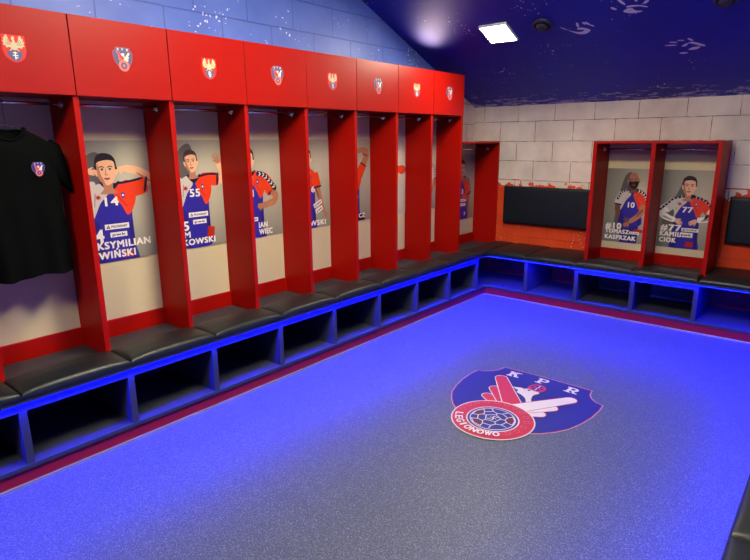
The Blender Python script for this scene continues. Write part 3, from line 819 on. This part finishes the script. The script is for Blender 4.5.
# ------------------------------------------------------------------ ceiling fittings
def panel_light(x, y, slope, label, s=.118):   # surface-mounted LED panel
    root = empty('ceiling_light', label=label, cat='ceiling light', group='square ceiling panel lights')
    f = MB(); 
    for a in ((-s - .010, -s, -s - .010, s + .010), (s, s + .010, -s - .010, s + .010), (-s, s, -s - .010, -s), (-s, s, s, s + .010)):
        f.box(a[0], a[1], a[2], a[3], -.022, 0, 'lamp_frame')
    f.build('frame', root)
    MB().box(-s, s, -s, s, -.018, -.002, 'lamp_white' if s > .2 else 'lamp_white_small').build('diffuser', root)
    root.location = (x, y, cz(y) if slope else ZF)
    if slope: root.rotation_euler = (-math.atan(SL), 0, 0)
    return root
panel_light(.561, 3.331, True, 'lit square ceiling panel light on blue sloping ceiling above the left lockers')
for x, y, l in ((1.25, .9, 'large lit square panel light on the flat ceiling, left of the pair'), (1.95, .9, 'large lit square panel light on the flat ceiling, right of the pair'),
                (1.6, -1.6, 'large lit square panel light on the flat ceiling behind the camera')):
    panel_light(x, y, False, l, .30)
def spot():  # unseen lamp added to make the glow on the slope; its source is guessed
    root = empty('added_glow_lamp', (-.25, 3.36, ZD1_), label='added unseen spot lamp on top of the red overhead cabinets, making the ceiling glow', cat='added lamp')
    MB().box(-.02, .02, -.014, .014, 0, .003, 'vent_dark', .001).build('base', root)
    MB().lathe([(.007, 0), (.010, .002), (.012, .018), (.0115, .019)], 'vent_dark', (0, .003, .0125), (.55, -.45, .70), 18).build('housing', root)
    li = bpy.data.lights.new('beam', 'SPOT'); li.energy = SPOT; li.color = (1.0, .74, .66); li.spot_size = math.radians(75); li.spot_blend = 1.0; li.shadow_soft_size = .16
    o = bpy.data.objects.new('beam', li); COL.objects.link(o); o.parent = root
    dr = Vector((.55, -.45, .70)).normalized(); o.location = Vector((0, .003, .0125)) + dr * .022
    o.rotation_euler = dr.to_track_quat('-Z', 'Y').to_euler()
ZD1_ = 2.271; SPOT = 30.0
spot()
def vent(x, y, label, r=.084):
    root = empty('ceiling_vent', label=label, cat='ceiling vent')
    MB().lathe([(r, 0), (r, -.012), (r * .86, -.026), (r * .72, -.024), (r * .70, -.010), (r * .70, 0)], 'vent_dark', (0, 0, 0), (0, 0, 1), 32).build('ring', root)
    d = MB().lathe([(r * .52, -.020), (r * .55, -.030), (r * .40, -.040), (.004, -.044)], 'vent_dark', (0, 0, 0), (0, 0, 1), 28); d.build('disc', root)
    MB().tube([(0, 0, 0), (0, 0, -.030)], .010, 'vent_dark', 8).build('stem', root)
    root.location = (x, y, cz(y)); root.rotation_euler = (-math.atan(SL), 0, 0)
vent(.968, 3.309, 'dark round ceiling vent beside the lit panel light')
vent(2.25, 3.31, 'dark round ceiling vent at the top edge above the rightmost handprint', .075)

# ------------------------------------------------------------------ benches
G0 = 0.012; W = 0.54
def g(i): return G0 + W * i
ZS = 0.45; YBF = 3.975
left = empty('locker_bench', (XL, 1.6, 0), label='long graphite bench with shoe cubbies under the left row of lockers', cat='bench')
def rel(o, root):
    o.parent = root; o.matrix_parent_inverse = Matrix.Translation(root.location).inverted(); return o
YL0 = g(-2) - .3
def lb(name, m, *a, bev=.0015): return rel(bx(name, None, m, *a, bev), left)
lb('seat_board', 'graphite', XL + .002, .200, YL0, YB - .002, .430, ZS)
rel(MB().box(XL + .002, .184, YL0, YB - .002, .083, .105, 'graphite', .0015).box(.184, .2005, YBF - .002, YB - .002, .083, .105, 'graphite').build('bottom_board'), left)
lb('back_board', 'graphite_dark', XL + .002, XL + .014, YL0, 3.80, .105, .430)
lb('front_rail', 'graphite', .162, .180, YL0, 3.79, .382, .430)
for i in range(-2, 8):
    lb('divider', 'graphite', XL + .014, .182, g(i) - .018, g(i) + .018, .105, .430)
rel(MB().box(.150, .172, YL0, 4.007, .012, .083, 'red_plinth').box(.172, .2005, 3.985, 4.007, .012, .083, 'red_plinth').build('plinth'), left)
rel(MB().box(.172, .186, YL0, 3.985, 0, .012, 'trim_metal').box(.186, .2005, 3.971, 3.985, 0, .012, 'trim_metal').build('floor_trim'), left)
lb('led_strip', 'led_blue', .188, .196, YL0, 3.955, .4290, .4299, bev=0)

YBF = 3.975
back = empty('locker_bench', (1.8, YB, 0), label='graphite bench with open cubbies along the pale block back wall', cat='bench')
def bb(name, m, *a, bev=.0015): return rel(bx(name, None, m, *a, bev), back)
XB = [.640, 1.1613, 1.6785, 2.1957, 2.713]
bb('seat_board', 'graphite', .202, 2.95, YBF - .018, YB - .002, .430, ZS)
bb('bottom_board', 'graphite', .202, 2.952, YBF - .002, YB - .002, .083, .105)
for x in XB: bb('divider', 'graphite', x - .018, x + .018, YBF, YB - .002, .105, .430)
for a, b in ((1, 2), (2, 3)):
    bb('back_board', 'grey_board', XB[a] + .018, XB[b] - .018, YB - .016, YB - .002, .105, .430)
    bb('back_ledge', 'baseboard_white', XB[a] + .018, XB[b] - .018, YB - .030, YB - .016, .105, .125)
    bb('front_rail', 'graphite', XB[a] + .018, XB[b] - .018, YBF + .002, YBF + .020, .382, .430)
bb('plinth', 'red_plinth', .202, 2.952, YBF + .010, YBF + .032, .012, .083)
bb('floor_trim', 'trim_metal', .202, 2.952, YBF - .004, YBF + .010, 0, .012)
bb('led_strip', 'led_blue', .203, 2.95, YBF - .014, YBF - .006, .4290, .4299, bev=0)

right = empty('locker_bench', (XR, 1.5, 0), label='graphite bench along the right side, behind the bottom right cushions', cat='bench')
def rb(name, m, *a, bev=.0015): return rel(bx(name, None, m, *a, bev), right)
RB0 = -.60
rb('seat_board', 'graphite', 2.955, XR - .002, RB0, YB - .002, .430, ZS)
rb('bottom_board', 'graphite', 2.972, XR - .002, RB0, YB - .002, .083, .105)
rb('back_board', 'graphite_dark', XR - .014, XR - .002, RB0, YB - .002, .105, .430)
rb('front_rail', 'graphite', 2.976, 2.994, RB0, 3.9, .382, .430)
for i in range(9): rb('divider', 'graphite', 2.974, XR - .014, .485 - .54 * 2 + .54 * i - .018, .485 - .54 * 2 + .54 * i + .018, .105, .430)
rb('plinth', 'red_plinth', 2.984, 3.006, RB0, 3.985, .012, .083)
rb('floor_trim', 'trim_metal', 2.970, 2.984, RB0, 3.972, 0, .012)
rb('led_strip', 'led_blue', 2.960, 2.968, RB0, 3.955, .4290, .4299, bev=0)

# ------------------------------------------------------------------ cushions
def cushion_mesh(lx, ly, edge=.034, crown=.024, seed=0):
    """puffed pad, footprint lx * ly centred at 0, bottom at z = 0"""
    rnd = random.Random(seed); ph = rnd.random() * 6
    b = MB(); nu, nv = 26, 26
    def fn(u, v):
        a = u * 2 - 1; c = v * 2 - 1
        a = math.copysign(1 - (1 - abs(a)) ** 1.8, a); c = math.copysign(1 - (1 - abs(c)) ** 1.8, c)   # denser near the rim
        e = (1 - abs(a) ** 3.2) * (1 - abs(c) ** 3.2)
        rim = min((1 - abs(a)) * lx / 2, (1 - abs(c)) * ly / 2)
        rr = .016; t = min(rim / rr, 1.0)
        z = edge - .012 + .012 * math.sqrt(max(0, 1 - (1 - t) ** 2)) + crown * (e ** .6) + .0012 * math.sin(7 * a + ph) * e
        return Vector((a * lx / 2, c * ly / 2, z))
    V = b.grid(fn, nu, nv, 'leatherette')
    rimv = [V[u][0] for u in range(nu + 1)] + [V[nu][v] for v in range(1, nv + 1)] + [V[u][nv] for u in range(nu - 1, -1, -1)] + [V[0][v] for v in range(nv - 1, 0, -1)]
    def ringat(z, ins):
        return [b.bm.verts.new((v.co.x * (1 - 2 * ins / lx), v.co.y * (1 - 2 * ins / ly), z)) for v in rimv]
    r1 = ringat(.010, -.003); r2 = ringat(0, .004); prev = rimv
    for r in (r1, r2):
        for k in range(len(r)):
            f = b.bm.faces.new([prev[k], prev[(k + 1) % len(r)], r[(k + 1) % len(r)], r[k]]); f.smooth = True
        prev = r
    b.bm.faces.new(r2)
    return b
def cushion(x0, x1, y0, y1, label, seed=0, proto=None, ed=.033, cr=.027):
    if proto is None:
        o = cushion_mesh(x1 - x0, y1 - y0, ed, cr, seed).build('bench_cushion')
    else:
        o = proto.copy(); COL.objects.link(o)
    o.location = ((x0 + x1) / 2, (y0 + y1) / 2, ZS)
    return tag(o, label, 'cushion', 'black seat cushions on the benches')
UNIT_DESC = {-1: 'left of the t-shirt, at the photo edge', 0: 'with the black t-shirt', 1: 'with the number 14 poster', 2: 'with the number 55 poster',
             3: 'with the bent elbow poster', 4: 'with the number 6 poster', 5: 'with the raised arm poster',
             6: 'with the pale orange sleeve poster', 7: 'nearest the corner'}
LX0, LX1 = -.052, .206
pr_ = None
for i in range(-1, 8):
    c = cushion(LX0, LX1, g(i - 1) + .002, g(i) - .002, 'black seat cushion before the left-row locker ' + UNIT_DESC[i], 3, pr_)
    pr_ = pr_ or c
cushion(-.052, .206, g(7) + .002, YB - .012, 'black padded corner seat cushion where the left and back benches meet', 5)
cushion(.210, .638, YBF - .022, YB - .012, 'black seat cushion just right of the bench corner under the wall pad', 6)
cushion(.642, 1.138, YBF - .022, YB - .012, 'black seat cushion on the back bench, immediately left of the double locker', 7)
cushion(1.142, 1.668, YBF - .022, 4.200, 'black seat cushion before the double locker bay with the number 10 poster', 8)
cushion(1.672, 2.198, YBF - .022, 4.200, 'black seat cushion before the double locker bay with the number 77 poster', 9)
cushion(2.214, 2.75, YBF - .022, YB - .012, 'black padded seat cushion on the back bench right of the double locker', 10)
pr_ = None
for k, lab in ((0, 'dark seat cushion in the very bottom right corner of the photo'), (1, 'dark seat cushion at the right edge, behind the one in the corner')):
    c = cushion(2.955, 3.50, .485 + .54 * (k - 1) + .002, .485 + .54 * k - .002, lab, 12, pr_); pr_ = pr_ or c

# ------------------------------------------------------------------ left lockers
ZD0, ZD1 = 1.879, 2.271
XB_ = -.365      # face of the white back panel
XFp = -.060      # front edge of the upright panels
def rod(root, y0, y1, x, z, along='y'):
    if along == 'y': p0, p1 = (x, y0, z), (x, y1, z); ax = (0, 1, 0)
    else: p0, p1 = (y0, x, z), (y1, x, z); ax = (1, 0, 0)
    r = MB().tube([p0, p1], .0085, 'chrome', 12).build('hanging_rod', root)
    for p, s in ((p0, 1), (p1, -1)):
        a = tuple(s * c for c in ax)
        MB().lathe([(.021, .0005), (.021, .004), (.015, .006), (.0135, .016), (.0115, .017)], 'chrome', p, a, 18).build('rod_bracket', r)
    return r
def locker(i):
    y0, y1 = g(i - 1), g(i); yc = (y0 + y1) / 2
    desc = {-1: 'tall red locker beyond the left edge of the photo', 0: 'tall red locker with a black t-shirt hanging in it', 1: 'tall red locker with the number 14 player poster',
            2: 'tall red locker with the number 55 player poster', 3: 'tall red locker with the poster of a bent elbow and fist', 4: 'tall red locker with the number 6 player poster',
            5: 'tall red locker with the poster of an arm raised behind the head', 6: 'tall red locker with the pale poster of an orange sleeve',
            7: 'tall red locker with overhead cabinet nearest the room corner'}[i]
    root = empty('locker', (XL, yc, ZS), label=desc, cat='locker', group='tall red lockers in the left row')
    o = Vector(root.location)
    def p(name, m, x0, x1, a, b, z0, z1, bev=.0012, par=None):
        q = MB().box(x0 - o.x, x1 - o.x, a - o.y, b - o.y, z0 - o.z, z1 - o.z, m, bev).build(name, par or root); return q
    p('side_panel', 'red_laminate', XL + .001, XFp, y1 - .0150, y1 + .0150, ZS, ZD0 - .0005)
    if i == -1: p('side_panel', 'red_laminate', XL + .001, XFp, y0 - .0150, y0 + .0150, ZS, ZD0 - .0005)
    p('back_panel', 'white_board', XL + .001, XB_, y0 + .0153, y1 - .0153, ZS, ZD0)
    p('back_rail', 'red_laminate', XB_ + .0003, XB_ + .016, y0 + .0153, y1 - .0153, ZS, .560)
    cab = MB()
    a, b = y0 - o.y + .0012, y1 - o.y - .0012
    def cb(x0, x1, c, d, z0, z1, m='red_laminate'): cab.box(x0 - o.x, min(x1, -.075) - o.x, c, d, z0 - o.z, z1 - o.z, m, .001)
    cb(XL + .001, -.062, a, b, ZD0 + .001, ZD0 + .019, 'red_laminate'); cb(XL + .001, -.062, a, b, ZD1 - .018, ZD1)
    cb(XL + .001, -.062, a, a + .016, ZD0 + .019, ZD1 - .018); cb(XL + .001, -.062, b - .016, b, ZD0 + .019, ZD1 - .018)
    cb(XL + .001, XL + .012, a + .016, b - .016, ZD0 + .019, ZD1 - .018)
    cab.build('overhead_cabinet', root)
    door = p('cabinet_door', 'red_front', -.0610, -.044, y0 + .0028, y1 - .0028, ZD0 + .001, ZD1 - .001, .0012)
    P = Print(.0001)
    if i % 2 == 0:
        city_arms(P); em = P.build('city_emblem', door, 'xz', scale=.95); em['label'] = 'silver eagle over a blue shield on red'
    else:
        club_crest(P, fine=False, blue='ink_steel'); em = P.build('club_emblem', door, 'xz', scale=.118, org=(0, .27)); em['label'] = 'blue club shield with red and white wings'
    em.location = Vector((-.0438, yc + (.012 if i == 0 else -.002), 2.079)) - o; em.rotation_euler = (0, 0, PI / 2)
    rod(root, y0 + .0152 - o.y, y1 - .0152 - o.y, -.205 - o.x, 1.842 - o.z)
    return root
for i in range(-1, 8): locker(i)

# low corner locker
def corner_locker():
    y0, y1 = g(7) + .0185, YB - .003
    root = empty('corner_locker', (XL, (y0 + y1) / 2, ZS), label='lower red open locker in the corner beside the back wall', cat='locker')
    o = Vector(root.location)
    def p(name, m, x0, x1, a, b, z0, z1): return MB().box(x0 - o.x, x1 - o.x, a - o.y, b - o.y, z0 - o.z, z1 - o.z, m, .0012).build(name, root)
    p('top_panel', 'red_laminate', XL + .001, XFp, y0, y1, 1.604, 1.624)
    p('side_panel', 'red_laminate', XL + .001, XFp, y1 - .020, y1, ZS, 1.604)
    p('back_panel', 'white_board', XL + .001, XB_, y0, y1 - .020, ZS, 1.604)
    p('back_rail', 'red_laminate', XB_ + .0003, XB_ + .016, y0, y1 - .020, ZS, .560)
    rod(root, y0 - o.y, y1 - .020 - o.y, -.205 - o.x, 1.545 - o.z)
corner_locker()

# double locker on the back wall
YP = 4.203; YBP = 4.575
def double_locker():
    x0, x1, xm = 1.1588 - .0175, 2.1932 + .0175, 1.676
    root = empty('double_locker', ((x0 + x1) / 2, YB, ZS), label='free-standing red double locker against the pale block back wall', cat='locker')
    o = Vector(root.location)
    def p(name, m, a, b, y0, y1, z0, z1): return MB().box(a - o.x, b - o.x, y0 - o.y, y1 - o.y, z0 - o.z, z1 - o.z, m, .0012).build(name, root)
    YE = YB - .002
    p('side_panel', 'red_laminate', x0, x0 + .035, YP, YE, ZS, 1.600); p('side_panel', 'red_laminate', x1 - .035, x1, YP, YE, ZS, 1.600)
    p('middle_panel', 'red_laminate', xm - .0175, xm + .0175, YP, YE, ZS, 1.600)
    p('top_panel', 'red_laminate', x0, x1, YP, YE, 1.600, 1.622)
    for a, b in ((x0 + .0353, xm - .0178), (xm + .0178, x1 - .0353)):
        p('back_panel', 'white_board', a, b, YBP, YE, ZS, 1.600)
        p('back_rail', 'red_laminate', a, b, YBP - .016, YBP - .0003, ZS, .557)
        rod(root, a - o.x, b - o.x, 4.40 - o.y, 1.548 - o.z, 'x')
double_locker()

# ------------------------------------------------------------------ posters
HL = PI / 2
ZP = .926
for i, d, lab in ((1, draw14, 'poster of player number 14 with both arms raised behind his ears'), (2, draw55, 'poster of smiling player number 55 with one raised open hand'),
                  (3, draw_elbow, 'poster of a player with bent elbow, fist at chest and banded orange sleeve'), (4, draw6, 'poster of player number 6 with one arm hanging, hand by his hip'),
                  (5, draw_raised, 'poster of a player with his arm folded behind his head'), (6, draw_sleeve, 'pale poster with only a rounded orange sleeve showing'),
                  (7, draw_band, 'poster showing a sliver of a white chevron sleeve, last before the room corner')):
    poster(lab, d, (XB_ + .0004, g(i - 1) + .0170, ZP), HL, 'photo_backdrop_pale' if i == 6 else 'photo_backdrop',
           dx={1: -.02, 2: -.06, 3: -.05, 4: -.06, 5: -.04}.get(i, 0))
poster('poster of a player in orange in the low corner locker', draw_corner, (XB_ + .0004, 4.073, .740), HL, h=.745)
poster('poster of bald bearded player number 10 with crossed hands', draw10, (1.1795, YBP - .0004, .626), 0, w=.477, h=.733)
poster('poster of player number 77 in white sleeves, hands joined at the waist', draw77, (1.6965, YBP - .0004, .626), 0, w=.477, h=.733)

# ------------------------------------------------------------------ dark wall pads
def pad(x0, x1, z0, z1, label):
    root = empty('backrest_pad', ((x0 + x1) / 2, YB, z0), label=label, cat='wall pad', group='dark backrest pads on the back wall')
    w, h = x1 - x0, z1 - z0
    MB().box(-w / 2 + .012, w / 2 - .012, -.018, -.0003, .012, h - .012, 'graphite_dark', .001).build('backing_board', root)
    b = MB(); t = .05
    def fn(u, v):
        a = u * 2 - 1; c = v * 2 - 1
        a = math.copysign(1 - (1 - abs(a)) ** 1.9, a); c = math.copysign(1 - (1 - abs(c)) ** 1.9, c)
        rim = min((1 - abs(a)) * w / 2, (1 - abs(c)) * h / 2); k = min(rim / .018, 1)
        d = t - .016 + .016 * math.sqrt(max(0, 1 - (1 - k) ** 2)) + .006 * (1 - abs(a) ** 3) * (1 - abs(c) ** 3)
        return Vector((a * w / 2, -.018 - d + .012, (c + 1) * h / 2))
    V = b.grid(fn, 24, 20, 'pad_navy')
    nu, nv = 24, 20
    rimv = [V[u][0] for u in range(nu + 1)] + [V[nu][v] for v in range(1, nv + 1)] + [V[u][nv] for u in range(nu - 1, -1, -1)] + [V[0][v] for v in range(nv - 1, 0, -1)]
    r1 = [b.bm.verts.new((v.co.x, -.0182, v.co.z)) for v in rimv]
    for k in range(len(r1)):
        f = b.bm.faces.new([rimv[k], rimv[(k + 1) % len(r1)], r1[(k + 1) % len(r1)], r1[k]]); f.smooth = True
    b.bm.faces.new(r1)
    b.build('cushion_pad', root)
pad(.040, 1.052, .715, 1.134, 'dark upholstered backrest pad on the wall left of the double locker')
pad(2.262, 3.26, .715, 1.134, 'dark upholstered backrest pad on the wall right of the double locker')

# ------------------------------------------------------------------ floor emblem
P = Print(.00012)
club_crest(P, fine=True, blue='floor_blue')
em = P.build('floor_emblem', None, 'xy')
em.location = (1.628, 1.495, .0004)
tag(em, 'large blue shield emblem with red and white wings set in the grey floor', 'emblem')

# ------------------------------------------------------------------ t-shirt on a hanger
def tshirt():
    cy_, xc = -.287, -.195
    root = empty('t_shirt', (xc, cy_, .95), label='black t-shirt on a hanger in the leftmost locker', cat='t-shirt')
    b = MB(); n = 64
    rows = [(.000, .232, .036), (.03, .231, .036), (.12, .228, .036), (.22, .224, .037), (.32, .216, .038), (.42, .215, .040), (.50, .216, .041), (.57, .218, .041),
            (.63, .219, .038), (.67, .214, .034), (.695, .196, .031), (.715, .165, .028), (.735, .130, .026), (.752, .098, .025), (.765, .080, .025)]
    R = []
    for k, (z, hw, dp) in enumerate(rows):
        ring = []
        for j in range(n):
            a = 2 * PI * j / n
            cc, ss = math.cos(a), math.sin(a)
            y = hw * math.copysign(abs(cc) ** .75, cc); x = dp * math.copysign(abs(ss) ** .8, ss)
            fold = max(0.0, 1 - z / .62)
            x += (.017 * fold * math.sin(y * 46 + 1.2 + z * 2) + .009 * fold * math.sin(y * 25 + 4 - z * 3)) * (1 if ss > -.2 else .6)
            x += .006 * math.sin(y * 14 + z * 22) * (1 if z < .7 else .2)
            zz = z + (.006 * math.sin(y * 20 + .5) if k == 0 else 0) + (.004 if k == 0 else 0) * y * 8
            if z > .70:
                t = (z - .70) / .065
                zz -= (.060 if ss > 0 else .012) * t * (1 - abs(cc) ** 1.5)
            ring.append(b.bm.verts.new((x, y if y > 0 else y * .80, zz)))
        R.append(ring)
    i = b.mi('black_cloth')
    for A, B in zip(R, R[1:]):
        for j in range(n):
            f = b.bm.faces.new([A[j], A[(j + 1) % n], B[(j + 1) % n], B[j]]); f.smooth = True
    # sleeves
    for s in (-1, 1):
        E = [((.205, .712), (.10, .66)), ((.238, .683), (.12, .62)), ((.256, .62), (.14, .58)), ((.267, .55), (.165, .545)), ((.273, .485), (.195, .512)), ((.277, .425), (.228, .484))]
        S = []
        for k, (po, pi_) in enumerate(E):
            ring = []
            for j in range(24):
                a = 2 * PI * j / 24; t = .5 + .5 * math.cos(a)
                y = pi_[0] + (po[0] - pi_[0]) * t; z = pi_[1] + (po[1] - pi_[1]) * t
                ring.append(b.bm.verts.new(((.030 if k else .024) * math.copysign(abs(math.sin(a)) ** .8, math.sin(a)) + .003 * math.sin(a * 3 + k), y if s > 0 else -.70 * y, z)))
            S.append(ring)
        for A, B in zip(S, S[1:]):
            for j in range(24):
                f = b.bm.faces.new([A[j], A[(j + 1) % 24], B[(j + 1) % 24], B[j]]); f.smooth = True
    o = b.build('shirt_body', root)
    # collar rib: follows the neck opening
    c = MB(); top = R and rows[-1]
    pts = []
    for j in range(33):
        a = 2 * PI * j / 32; cc, ss = math.cos(a), math.sin(a)
        y = .081 * math.copysign(abs(cc) ** .75, cc); x = .027 * math.copysign(abs(ss) ** .8, ss)
        pts.append((x, y, .766 - (.060 if ss > 0 else .012) * (1 - abs(cc) ** 1.5)))
    c.tube(pts, .0075, 'black_cloth', 8, cap=False).build('collar', root)
    P = Print(.0001); club_crest(P, fine=False, blue='ink_crest_blue')
    e = P.build('chest_emblem', root, 'xz', scale=.068, org=(0, .27)); e['label'] = 'small red white and blue club shield'
    e.location = (.0465, .104, .562); e.rotation_euler = (0, 0, PI / 2)
    h = empty('clothes_hanger', (xc, cy_, 1.63), label='thin wire clothes hanger holding the black t-shirt on the rod', cat='hanger')
    sh = [(0, -.170, .028), (0, -.10, .064), (0, -.03, .094), (0, 0, .104), (0, .03, .094), (0, .10, .064), (0, .170, .028), (0, 0, .022), (0, -.170, .028)]
    MB().tube(sh, .0020, 'vent_dark', 8, cap=False).build('shoulder_wire', h)
    hk = [(0, 0, .104), (0, 0, .165)] 
    for k in range(10):
        a = -PI / 2 + PI * 1.30 * k / 9 
        hk.append((-.010 + .0155 * math.cos(a) - .0 , 0, .2122 - .0 + .0155 * math.sin(a) + .0))
    hk = [(0, 0, .104), (0, 0, .15), (.004, 0, .18), (.0128, 0, .197), (.0128, 0, .212), (.006, 0, .2232), (-.006, 0, .2250), (-.0150, 0, .218), (-.0165, 0, .206)]
    hk = [(x - .010, y, z) if k > 1 else (x - .010 * k, y, z) for k, (x, y, z) in enumerate(hk)]
    MB().tube(hk, .0018, 'vent_dark', 8).build('hook', h)
tshirt()

# ------------------------------------------------------------------ camera, world, view
f_px, yaw, pitch, roll = 560.139, -0.7022, 0.24433, -0.00719
d = Vector((math.sin(yaw) * math.cos(pitch), math.cos(yaw) * math.cos(pitch), -math.sin(pitch)))
r = Vector((math.cos(yaw), -math.sin(yaw), 0)); u = r.cross(d)
r2 = r * math.cos(roll) + u * math.sin(roll); u2 = u * math.cos(roll) - r * math.sin(roll)
cam = bpy.data.cameras.new('camera'); cam.sensor_fit = 'HORIZONTAL'; cam.sensor_width = 36; cam.lens = f_px / 750 * 36
cam.clip_start = .02
co = bpy.data.objects.new('camera', cam); COL.objects.link(co)
co.matrix_world = Matrix.Translation((3.08139, -1.31473, 1.64485)) @ Matrix((r2, u2, -d)).transposed().to_4x4()
sc = bpy.context.scene; sc.camera = co
w = bpy.data.worlds.new('world'); sc.world = w; w.use_nodes = True
w.node_tree.nodes['Background'].inputs[0].default_value = (.02, .02, .025, 1); w.node_tree.nodes['Background'].inputs[1].default_value = .5
sc.view_settings.view_transform = 'Standard'; sc.view_settings.look = 'None'
sc.view_settings.exposure = 0.0; sc.view_settings.gamma = 1.0; sc.view_settings.use_curve_mapping = False
sc.cycles.max_bounces = 8; sc.cycles.diffuse_bounces = 5; sc.cycles.caustics_reflective = False; sc.cycles.sample_clamp_indirect = 4.0
bpy.context.view_layer.update()
